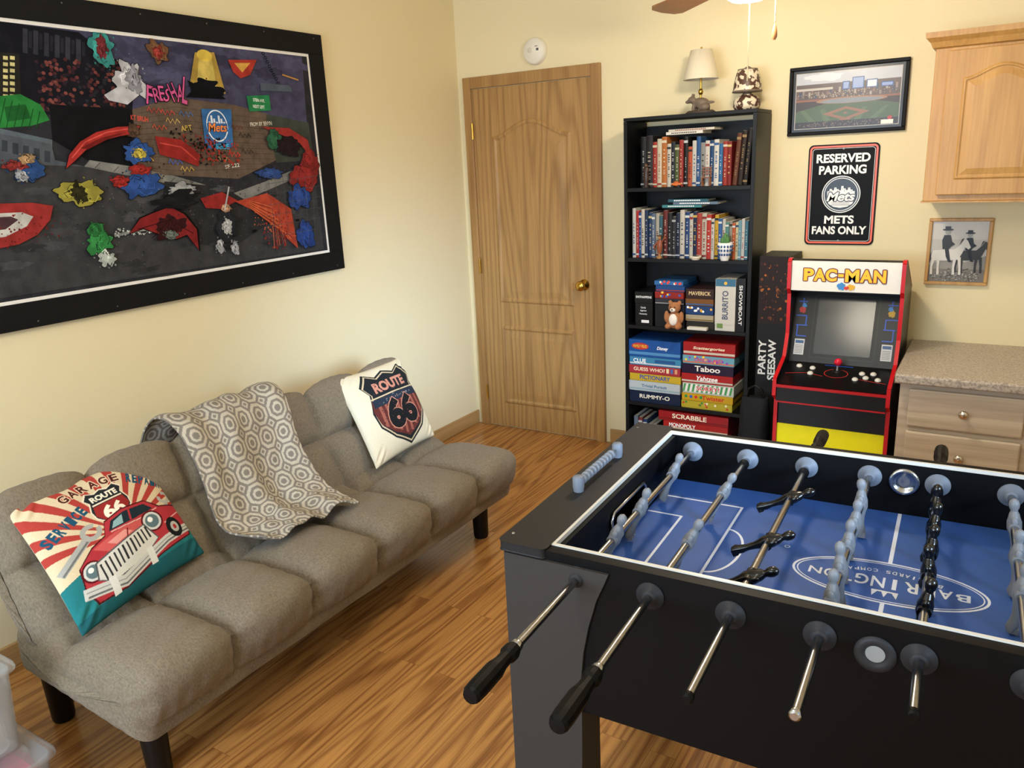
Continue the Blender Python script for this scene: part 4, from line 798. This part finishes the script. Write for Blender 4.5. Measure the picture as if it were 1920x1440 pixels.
def pillow(name,TL,TR,BR,BL,th,art,base,label,N=320,back='#ddd2ba',grow=1.05):
    TL,TR,BR,BL=[np.array(q) for q in (TL,TR,BR,BL)]; c0=(TL+TR+BR+BL)/4; TL,TR,BR,BL=[c0+(q-c0)*grow for q in (TL,TR,BR,BL)]
    u=np.linspace(-1,1,N); U,Vv=np.meshgrid(u,u,indexing='ij')
    us=U*(1-.045*(1-Vv**2)); vs=Vv*(1-.045*(1-U**2)); a=(us+1)/2; b=(vs+1)/2
    P=(BL*(1-a)[...,None]+BR*a[...,None])*(1-b)[...,None]+(TL*(1-a)[...,None]+TR*a[...,None])*b[...,None]
    n=np.cross(BR-BL,TL-BL); n/=np.linalg.norm(n)
    hgt=th*((1-U**2).clip(0)**.42)*((1-Vv**2).clip(0)**.42)
    wr=.003*np.sin(U*7+Vv*3)*np.sin(Vv*6)*(1-U**2)+.004*np.exp(-((np.abs(U)-.85)**2+(np.abs(Vv)-.85)**2)/.02)*np.sin((U-Vv)*30)
    Fp=P+n*(hgt+wr)[...,None]; Bp=P-n*(hgt*.4)[...,None]
    C=art.raster(U,Vv,lin(base)); cen=(TL+TR+BR+BL)/4
    o=grid_obj(name,[Fp,Bp],[C,lin(back)],VFAB,off=cen); tag(o,label,'pillow'); return o
A=Art(); 
for k in range(26):
    t0=math.radians(2+k*176/26); 
    if k%2==0: t1=t0+math.radians(176/26); A.poly([(.0,-.15),(3*math.cos(t0),-.15+3*math.sin(t0)),(3*math.cos(t1),-.15+3*math.sin(t1))],'#ad3e36')
A.poly([(-1,-1),(1,-1),(1,-.05),(.4,-.12),(-.3,-.25),(-1,-.38)],'#22757a'); A.poly([(-1,-1),(1,-1),(1,-.7),(-1,-.86)],'#1a5a62')
for k,ch_ in enumerate('GARAGE'): t=(k-2.5)/2.5; A.otext(ch_,-.05+t*.38,.80-.05*t*t,.115,.14,'#4c1a18','#dcc8a8',.014,bold=.03,rot=-.2*t)
for k,ch_ in enumerate('SERVICE'): t=(k-3)/3.; A.text(ch_,-.62+t*.28,.36+t*.10,.080,.17,'#1d4f6a',bold=.05,rot=.35)
for k,ch_ in enumerate('REPAIR'): t=(k-2.5)/2.5; A.text(ch_,.72+t*.20,.50-t*.14,.080,.17,'#1d4f6a',bold=.05,rot=-.5)
def shield(A,cx,cy,s,c):
    h=[(-.62,.95),(-.3,.80),(0,.92),(.3,.80),(.62,.95),(.86,.66),(.72,.42),(.86,.0),(.80,-.36),(.5,-.70),(0,-.98)]
    P=h+[(-x,y) for x,y in h[::-1][1:-5]]; A.poly([(cx+x*s,cy+y*s) for x,y in P],c)
shield(A,.04,.36,.35,'#e6dac4'); shield(A,.04,.36,.325,'#23282c'); A.rect(-.19,.435,.27,.455,'#e6dac4'); A.poly([(-.19,.42),(.27,.42),(.30,.28),(.21,.15),(.04,.07),(-.13,.15),(-.22,.28)],'#962a28'); A.text('ROUTE',.04,.54,.40,.10,'#efe6d2',bold=.04); A.text('66',.04,.265,.32,.22,'#f4ecd8',bold=.05)
A.line([(-.95,-.22),(-.45,.06)],.11,'#a9a9a4'); A.line([(-.93,-.24),(-.47,.02)],.03,'#6e6e6c'); A.ring(-.40,.10,.15,.13,.07,'#a9a9a4',t0=.9,t1=6.6); A.ring(.86,.1,.13,.11,.06,'#b4b4ae',t0=2.6,t1=8.0); A.line([(.84,.0),(.78,-.15)],.07,'#a9a9a4')
R='#b0343c'
A.poly([(-.80,-.57),(-.76,-.28),(-.5,-.10),(-.28,-.04),(-.18,.16),(.1,.22),(.5,.19),(.68,0),(1.0,-.08),(1.02,-.44),(.92,-.64),(.3,-.72),(-.3,-.86),(-.72,-.82)],'#4a0e14')
A.poly([(-.78,-.55),(-.74,-.28),(-.5,-.12),(-.28,-.06),(-.18,.14),(.1,.2),(.5,.17),(.66,-.02),(.98,-.1),(1.0,-.42),(.9,-.62),(.3,-.70),(-.3,-.84),(-.7,-.80)],R)
A.poly([(-.2,-.02),(-.1,.12),(.12,.16),(.46,.13),(.56,.0),(.2,-.02)],'#1c2c34'); A.line([(.16,-.01),(.20,.15)],.03,R); A.poly([(-.5,-.14),(-.1,-.06),(.45,-.08),(.3,-.24),(-.3,-.3)],'#cc5a58'); A.poly([(-.3,-.16),(.0,-.10),(.1,-.18),(-.2,-.24)],'#e49a92'); A.poly([(-.14,0),(-.07,.09),(.08,.13),(.04,0)],'#8fb4b8'); A.line([(-.18,-.04),(.3,-.06),(.62,-.02)],.018,'#e0b0a8'); A.line([(.6,-.3),(.98,-.2)],.018,'#e0b0a8'); A.line([(-.05,-.28),(.05,-.10)],.02,'#7a141c')
for x,y,s in ((-.62,-.40,.125),(.44,-.18,.145)): A.ell(x,y,s*1.2,s*1.2,'#5e0e16'); A.ell(x,y,s,s,'#d0d2ce'); A.ell(x,y,s*.75,s*.75,'#5f767c'); A.ell(x-.02,y+.03,s*.3,s*.3,'#f4f4ee')
A.poly([(-.56,-.32),(.30,-.16),(.40,-.46),(.1,-.62),(-.42,-.70),(-.62,-.55)],'#55585a'); A.poly([(-.54,-.34),(.28,-.18),(.38,-.46),(.1,-.60),(-.42,-.68),(-.60,-.55)],'#d6d4cc')
for k in range(12): x=-.52+k*.072; A.poly([(x,-.62+.02*k),(x+.026,-.62+.02*k),(x+.028,-.37+.015*k),(x,-.37+.015*k)],'#303032')
A.poly([(-.85,-.68),(-.3,-.84),(.5,-.62),(1.0,-.56),(1.0,-.42),(.5,-.48),(-.3,-.68),(-.82,-.54)],'#ccccc6'); A.line([(-.8,-.66),(-.3,-.80),(.5,-.58),(.98,-.52)],.025,'#67696a'); A.line([(-.8,-.60),(-.3,-.74),(.5,-.53),(.98,-.47)],.012,'#8a8c8c')
for x,y in ((-.45,-.72),(.18,-.64)): A.poly([(x-.05,y-.14),(x+.05,y-.14),(x+.05,y+.12),(x-.05,y+.12)],'#e0e0da')
A.ell(.72,-.42,.13,.17,'#15181a'); A.ell(.73,-.42,.07,.09,'#b8b8b2'); A.ell(.73,-.42,.03,.04,'#a82a2a')
pillow('throw_pillow',(.505,-3.030,.735),(.465,-2.612,.743),(.688,-2.598,.450),(.788,-3.040,.450),.058,A,'#d8c6a4','square vintage garage-print pillow leaning on futon back',grow=1.07)
A=Art()
shield(A,.12,-.02,.95,'#1c2226'); shield(A,.12,-.02,.90,'#cbb898'); shield(A,.12,-.02,.865,'#1c2226'); A.poly([(-.60,.24),(.84,.24),(.90,0),(.83,-.30),(.54,-.58),(.12,-.78),(-.30,-.58),(-.59,-.30),(-.66,0)],'#5e2c28')
for k in range(8): A.poly([(-.50+k*.17,-.38-.10*(3.5-abs(k-3.5))),(-.42+k*.17,-.41-.10*(3.5-abs(k-3.5))),(-.42+k*.17,.06),(-.50+k*.17,.06)],'#96584a')
A.poly([(-.60,.06),(.87,.06),(.84,.24),(-.58,.24)],'#263040'); A.splat(.12,.15,.6,.08,'#8a8a88',26,4,.016); A.rect(-.62,.25,.86,.28,'#cbb898')
A.text('ROUTE',.12,.48,1.0,.25,'#c88a76',bold=.045); A.otext('66',.12,-.19,.94,.70,'#14171a','#c98a74',.020,bold=.06)
A.splat(.12,0,.7,.8,'#241c1c',190,3,.010); A.splat(.12,0,.7,.8,'#7c5046',90,13,.008)
pillow('throw_pillow',(.490,-1.712,.770),(.495,-1.318,.770),(.688,-1.352,.450),(.720,-1.765,.450),.062,A,'#dcd2b8','cream pillow with highway shield print on futon',grow=1.05)

# throw blanket draped over the back
ns,nw=380,280
s=np.linspace(0,1,ns); w=np.linspace(0,1,nw)
path=np.array([(.280,.60),(.295,.70),(.328,.760),(.388,.808),(.450,.812),(.508,.775),(.558,.68),(.608,.58),(.656,.498),(.713,.456),(.79,.450),(.88,.450)]); 
dl=np.concatenate([[0],np.cumsum(np.linalg.norm(np.diff(path,axis=0),axis=1))]); LT=dl[-1]
pxs=np.interp(s*LT,dl,path[:,0]); pzs=np.interp(s*LT,dl,path[:,1])
for _ in range(120): 
    pxs[1:-1]=(pxs[:-2]+2*pxs[1:-1]+pxs[2:])/4; pzs[1:-1]=(pzs[:-2]+2*pzs[1:-1]+pzs[2:])/4
tx=np.gradient(pxs); tz=np.gradient(pzs); ln=np.hypot(tx,tz); nx,nz=-tz/ln,tx/ln
SS,WW=np.meshgrid(s,w,indexing='ij')
ya=-2.50+.03*SS+.02*np.sin(SS*6); yb=-1.99-.10*SS+.015*np.sin(SS*8)
edge=.015*np.sin(WW*7)+.035*(WW-.4)
Y=ya+(yb-ya)*WW+.006*np.sin(SS*14+WW*9)
fold=.008*np.sin(WW*14+SS*2.5)+.005*np.sin(WW*23-SS*5+1)+.005*np.sin(SS*13+WW*5)+.003*np.sin(SS*31+WW*13)*np.sin(WW*19)
fold=fold*(.5+.9*SS)+.018
GX=pxs[:,None]+nx[:,None]*fold+edge*SS; GZ=pzs[:,None]+nz[:,None]*fold
uu=(WW*.50*1.12)/.090; vv=(SS*LT*1.02)/.090
fx=(uu%1)-.5; fy=(vv%1)-.5
oct_=np.maximum(np.maximum(abs(fx),abs(fy)),(abs(fx)+abs(fy))*.7071); sq=abs(abs(fx)-.5)+abs(abs(fy)-.5)
light=((oct_>.33)&(oct_<.455))|((oct_>.13)&(oct_<.22))|((sq>.10)&(sq<.19))
Cc=np.where(light[...,None],np.array(lin('#bfb6a6')),np.array(lin('#827b72')))
tb_=grid_obj('throw_blanket',[np.stack([GX,Y,GZ],-1)],[Cc],VFLEECE,off=(.58,-2.24,.55)); sm_=tb_.modifiers.new('t','SOLIDIFY'); sm_.thickness=.006; sm_.offset=1
tag(tb_,'grey and cream geometric fleece throw draped over futon','blanket')

# ---------------------------------------------------------------- foosball table
FT=thing('foosball_table','black foosball table with blue playfield and steel rods','foosball table',(2.02,-2.83,0),math.radians(2.2))
rt=math.radians(2.2)
def TL_(px,py,z):
    p=T(px,py,2,z); dx,dy=p[0]-2.02,p[1]+2.83; return dx*math.cos(rt)+dy*math.sin(rt),-dx*math.sin(rt)+dy*math.cos(rt)
LEN,WID,ZT,ZR,ZF=1.335,.755,.90,.855,.77
for y0,y1 in ((0,.028),(WID-.028,WID)): MB().box(.016,LEN-.016,y0,y1,.56,ZT-.004).build('side_panel',M_SATIN,FT,bevel=.002)
for x0,x1 in ((.012,.036),(LEN-.036,LEN-.012)): MB().box(x0,x1,.0285,WID-.0285,.56,ZT-.02).build('end_panel',M_SATIN,FT,bevel=.002)
for x0,x1 in ((-.001,.100),(LEN-.100,LEN+.001)):
    MB().prism(rrect(x0,x1,-.008,WID+.008,.012),lambda a,b,l:(a,b,l),ZT-.016,ZT+.004).build('end_cap',M_CAP,FT,bevel=.002)
MB().box(.101,LEN-.101,-.004,.020,ZT-.004,ZT+.001).build('side_rim',M_SATIN,FT); MB().box(.101,LEN-.101,WID-.020,WID+.004,ZT-.004,ZT+.001).build('side_rim',M_SATIN,FT)
t=MB()
for a in ((.108,LEN-.108,.0205,.0275),(.108,LEN-.108,WID-.0275,WID-.0205),(.101,.108,.0205,WID-.0205),(LEN-.108,LEN-.101,.0205,WID-.0205)): t.box(a[0],a[1],a[2],a[3],ZT-.006,ZT+.0035,'#ccc8be')
t.build('rim_trim',VG,FT,label='thin white inner trim')
for x0,x1 in ((.101,.118),(LEN-.118,LEN-.101)):
    MB().box(x0,x1,.0285,.27,ZF+.001,ZT-.007).box(x0,x1,WID-.27,WID-.0285,ZF+.001,ZT-.007).box(x0,x1,.27,WID-.27,ZF+.09,ZT-.007).build('goal_wall',M_SATIN,FT)
MB().tube([(.122,.272,ZF+.002),(.122,.272,ZF+.075),(.122,.285,ZF+.088),(.122,WID-.285,ZF+.088),(.122,WID-.272,ZF+.075),(.122,WID-.272,ZF+.002)],.004).build('goal_frame',M_CHROME,FT,label='bent chrome goal hoop')
MB().box(.101,LEN-.101,.0285,WID-.0285,ZF-.012,ZF,'#2f5294').build('playfield',V,FT,label='blue playfield')
A=Art(); cx,cy=LEN/2,WID/2; Wc='#cfd3dc'
A.rect(cx-.004,.03,cx+.004,WID-.03,Wc)
for sgn in (-1,1):
    g=cx+sgn*(cx-.12)
    def bx(a,hw,w=.006):
        x0,x1=g,g-sgn*a
        A.line([(x0,cy-hw),(x1,cy-hw)],w,Wc);A.line([(x0,cy+hw),(x1,cy+hw)],w,Wc);A.line([(x1,cy-hw-w/2),(x1,cy+hw+w/2)],w,Wc)
    bx(.085,.13); bx(.205,.235)
    A.ring(g-sgn*.205,cy,.055,.11,.006,Wc,t0=(-math.pi/2 if sgn<0 else math.pi/2),t1=(math.pi/2 if sgn<0 else 3*math.pi/2))
A.ell(cx,cy,.180,.086,'#2f5294',60); A.ring(cx,cy,.180,.086,.005,Wc,60); A.ring(cx,cy,.171,.077,.0025,Wc,60)
for k,ch_ in enumerate('BARRINGTON'):
    t=k-4.5; A.text(ch_,cx-t*.0298,cy-.004,.008 if ch_=='I' else .025,.044-.0008*t*t,Wc,bold=.015,rot=math.pi)
for k,ch_ in enumerate('BILLIARDS COMPANY'):
    if ch_!=' ': t=k-8; A.text(ch_,cx-t*.0118,cy+.044-.0003*t*t,.0030 if ch_=='I' else .0085,.013,Wc,bold=.01,rot=math.pi+t*.03)
for (a,b) in ((-.018,.0),(0,.0),(.018,.0)): A.poly([(cx+a-.006,cy-.040),(cx+a+.006,cy-.040),(cx+a*1.2,cy-.062)],Wc)
A.rect(cx-.024,cy-.042,cx+.024,cy-.037,Wc); A.ring(cx-.205,cy+.075,.006,.006,.0015,Wc)
MB().art(A,lambda u,v,l:(u,v,ZF+l*1.0),step=1.5e-5).build('field_markings',V,FT)
def legprof(flip):
    P=[(.010,.0),(.135,0),(.155,.2),(.168,.45),(.170,.56),(.170,.64),(.176,.70),(.188,.76),(.205,.82),(.222,.86),(.230,.880),(.010,.880)]
    return [(LEN-x if flip else x,z) for x,z in P]
for fl_ in (False,True):
    for y0,y1 in ((-.007,-.0005),(WID+.0005,WID+.007)):
        q=MB().prism(legprof(fl_),lambda a,b,l:(a,l,b),y0,y1); xx=(LEN-.165,LEN-.012) if fl_ else (.012,.165); yy_=(.0,.09) if y0<0 else (WID-.09,WID)
        q.box(xx[0],xx[1],yy_[0],yy_[1],0.0,.559); q.build('leg',M_CHAR,FT)
M_BUSH=plain('grey_bushing','#6c727c',.5,spec=.3); M_BUSHD=plain('dark_bushing','#2b2b2e',.5,spec=.2); M_STEEL=plain('steel_rod','#a8a8aa',.22,1.)
M_MENW=plain('grey_player','#74767a',.45,var=.08,spec=.35); M_MENB=plain('black_player','#08080a',.2)
def manmesh(name,mat):
    R_=[]; secs=[(-.078,.010,.0055,-.004),(-.070,.0100,.010,-.002),(-.060,.0085,.009,0),(-.046,.0070,.0065,0),(-.03,.0082,.0075,0),(-.018,.011,.010,0),(-.008,.0135,.0135,0),(.008,.0145,.0135,0),(.018,.0160,.0105,0),(.024,.0145,.0095,0),(.029,.007,.007,0),(.033,.0060,.0065,0),(.038,.0082,.009,0),(.046,.009,.010,0),(.053,.0075,.008,0),(.057,.003,.003,0)]
    for z_,a,b,sx in secs: R_.append([(sx+b*math.cos(2*pi*j/16),a*math.sin(2*pi*j/16),z_) for j in range(16)])
    q=MB(); q.rings(R_); q.cyl((0,-.021,0),(0,.021,0),.0112,seg=14); q.ell((0,-.0155,.012),.007,.0055,.011,seg=10).ell((0,.0155,.012),.007,.0055,.011,seg=10)
    q.box(-.004,.009,-.008,.008,-.080,-.069)
    o=q.build(name,mat); return o
HP=[(.0125,0),(.015,.008),(.015,.02),(.0115,.026),(.0125,.045),(.0160,.062),(.0165,.11),(.0155,.128),(.0125,.134),(.0,.135)]
man_pix={0:[(1270,888),(1200,955),(1160,1008)],1:[(1362,925),(1296,1015)],2:[(1487,935),(1440,1015),(1392,1080)],3:[(1626,945),(1613,985),(1600,1025),(1585,1070),(1574,1125)],4:[(1757,955),(1754,990),(1750,1035),(1746,1075),(1741,1140)],5:[(1905,985),(1905,1045),(1912,1110)],6:[],7:[]}
near_end={0:-.245,1:-.245,2:-.235,3:-.205,4:-.135,5:-.28,6:-.13,7:-.13}
far_ext={0:.08,1:.08,2:.10,3:.08,4:.09,5:.08,6:.12,7:.12}
for k in range(8):
    x=.165+k*.1435; black=k in (2,4,6,7)
    rod=MB().cyl((0,near_end[k],0),(0,WID+far_ext[k],0),.0075,seg=16).build('rod',M_STEEL,FT,label='polished steel rod'); rod.location=(x,0,ZR)
    if not black and k not in (3,): 
        h=MB().lathe(HP,ax=(0,-1,0),o=(0,near_end[k]+.0,0),seg=12,sm=False).build('handle',M_SATIN,rod,label='black grip handle')
        MB().lathe([(.0095,0),(.0105,.003),(.0105,.012),(.0095,.014)],ax=(0,-1,0),o=(0,near_end[k]+.014,0)).build('ferrule',M_CHROME,rod)
    else:
        MB().lathe([(.0085,0),(.009,.004),(.009,.010),(.006,.012)],ax=(0,-1,0),o=(0,near_end[k],0)).build('rod_end',M_SATIN if k!=3 else M_CHROME,rod)
        if black: MB().lathe(HP,ax=(0,1,0),o=(0,WID+far_ext[k],0),seg=12,sm=False).build('handle',M_SATIN,rod,label='black grip handle')
    for (yy0,dr_) in ((-.0,-1),(WID,1)): MB().lathe([(.026,0),(.026,.003),(.014,.004),(.014,.010),(.010,.012)],ax=(0,dr_,0),o=(x,yy0+dr_*.0005,ZR),seg=28).build('outer_bushing',M_BUSHD,FT)
    for (yy0,dr_) in ((.029,1),(WID-.029,-1)): MB().lathe([(.027,0),(.025,.005),(.013,.006),(.013,.014),(.009,.015)],ax=(0,dr_,0),o=(x,yy0,ZR),seg=28).build('inner_bushing',M_BUSH,FT)
    ys=[TL_(a,b,ZR)[1] for a,b in man_pix[k]] or ([.2,.38,.56] if k==6 else [.38])
    for yv in ys:
        yv=min(max(yv,.075),WID-.075)
        mo=manmesh('player',M_MENB if black else M_MENW); mo.parent=rod; mo.location=(0,yv,0); mo['label']='black plastic foosball player' if black else 'grey plastic foosball player'
        mo.rotation_euler=(0,{2:math.radians(62),0:math.radians(20),1:math.radians(25)}.get(k,math.radians(random.uniform(-8,8))),0)
    if k in (1,2,4):
        for yv in (.06,WID-.075): MB().cyl((0,yv-.008,0),(0,yv+.010,0),.0125,seg=14).build('rubber_bumper',M_SATIN,rod)
xb,_=TL_(1697,934,.85); 
MB().lathe([(.033,0),(.033,.004),(.027,.007),(.023,.004),(.021,.0015),(.012,.0005),(0,.001)],ax=(0,-1,0),o=(xb-.008,WID-.0285,.852),seg=32).build('ball_cup',M_CHROME,FT,label='silver ball serving cup')
xb,_=TL_(1632,1255,.85); q=MB().lathe([(.031,0),(.031,.003),(.022,.005),(.018,.003),(.016,.001)],ax=(0,-1,0),o=(xb+.002,-.0005,.845),seg=32); q.build('ball_cup',M_BUSHD,FT); MB().lathe([(.0145,.0012),(0,.0014)],ax=(0,-1,0),o=(xb+.002,-.0005,.845)).build('cup_lining',plain('white_cup','#8a8c8c',.4),FT)
x1_,y1_=TL_(1087,905,.925); x2_,y2_=TL_(1160,842,.925); xm=.045; q=MB().cyl((xm,y1_,.925),(xm,y2_,.925),.003).build('scorer_rod',M_STEEL,FT)
for y_ in (y1_,y2_): MB().lathe([(.011,0),(.013,.012),(.013,.032),(.010,.036),(0,.036)],o=(xm,y_,ZT+.0045)).build('scorer_post',M_BUSH,FT)
bd0=MB().lathe([(.006,0),(.0110,.001),(.0110,.006),(.006,.007)],ax=(0,1,0),seg=20)
bm=None
for i in range(10):
    y_=y1_+.018+i*.0115*((y2_-y1_-.03)/.125)
    if bm is None: bm=bd0.build('score_bead',plain('light_bead','#747880',.45),FT); bm.location=(xm,y_,.925)
    else: b=clone(bm); b.location=(xm,y_,.925)
for x,y in ((.012,.03),(.012,WID-.03)): MB().lathe([(.004,0),(.003,.001)],o=(x,y,ZT+.0042),seg=10).build('screw',M_CHROME,FT)

# ---------------------------------------------------------------- storage bins
M_BIN,n_,l_,b_=newmat('clear_polypropylene',.25); b_.inputs['Base Color'].default_value=lin('#dfe6ea'); b_.inputs['Transmission Weight'].default_value=.6; b_.inputs['Alpha'].default_value=.5
def bin_(loc,w,d,h,label,col):
    e=thing('storage_bin',label,'storage bin',loc)
    q=MB(); R_=[]
    for k,(z_,s_) in enumerate(((0.0,.93),(h*.93,1.),(h*.93,.985),(.006,.915))): R_.append([(x*s_,y*s_,z_) for x,y in rrect(-w/2,w/2,-d/2,d/2,.03)])
    q.rings(R_,cap=False); q.add(R_[-1],[tuple(range(len(R_[0])))]); q.build('tub',M_BIN,e,label='translucent plastic tub')
    q=MB(); R_=[[(x,y,z_) for x,y in rrect(-w/2-o_,w/2+o_,-d/2-o_,d/2+o_,.035)] for z_,o_ in ((h-.022,.010),(h-.018,.014),(h-.007,.012),(h-.002,.004),(h-.004,-.02),(h,-.03))]; q.rings(R_,cap=False); q.add(R_[-1],[tuple(range(len(R_[0])))]); q.build('lid',M_BIN,e,label='translucent snap lid')
    q=MB().prism(rrect(-w*.42,w*.42,-d*.40,d*.40,.03),lambda a,b,l:(a,b,l),.012,h*.7,col); q.build('folded_contents',VMAT,e,bevel=.01,label='coloured cloth contents'); return e
bin_((.605,-3.40,0),.44,.40,.20,'translucent plastic bin with pink contents beside futon','#c83a52')
bin_((.575,-3.40,.2005),.38,.36,.25,'clear plastic bin stacked on another bin','#d9d4d8')

# ---------------------------------------------------------------- lights
def area(name,loc,rot,sx,sy,e,col,spread=None):
    L=bpy.data.lights.new(name,'AREA'); L.shape='RECTANGLE'; L.size=sx; L.size_y=sy; L.energy=e; L.color=col
    if spread: L.spread=math.radians(spread)
    o=bpy.data.objects.new(name,L); o.location=loc; o.rotation_euler=rot; COL.objects.link(o); return o
area('window_daylight',(1.4,RY+.02,1.45),(math.radians(90),0,0),1.7,1.2,105,(.64,.80,1.))
dv3=(Vector((0,-.65,.50))-Vector((RX-.02,-3.1,1.6))).normalized()
area('side_aimed_light',(RX-.02,-3.1,1.6),dv3.to_track_quat('-Z','Y').to_euler(),.7,.7,7,(.50,.72,1.),32)  # added cool light, aimed narrowly at the lower left wall near the door
pt=bpy.data.lights.new('rear_fill_light','POINT'); pt.energy=24; pt.color=(1,.90,.72); pt.shadow_soft_size=.2; po=bpy.data.objects.new('rear_fill_light',pt); po.location=(1.9,-3.3,2.4); COL.objects.link(po)  # unseen fill light added overhead to brighten the room, no fixture
w=bpy.data.worlds.new('world'); S.world=w; w.use_nodes=True; w.node_tree.nodes['Background'].inputs[0].default_value=(.6,.75,1,1); w.node_tree.nodes['Background'].inputs[1].default_value=.8
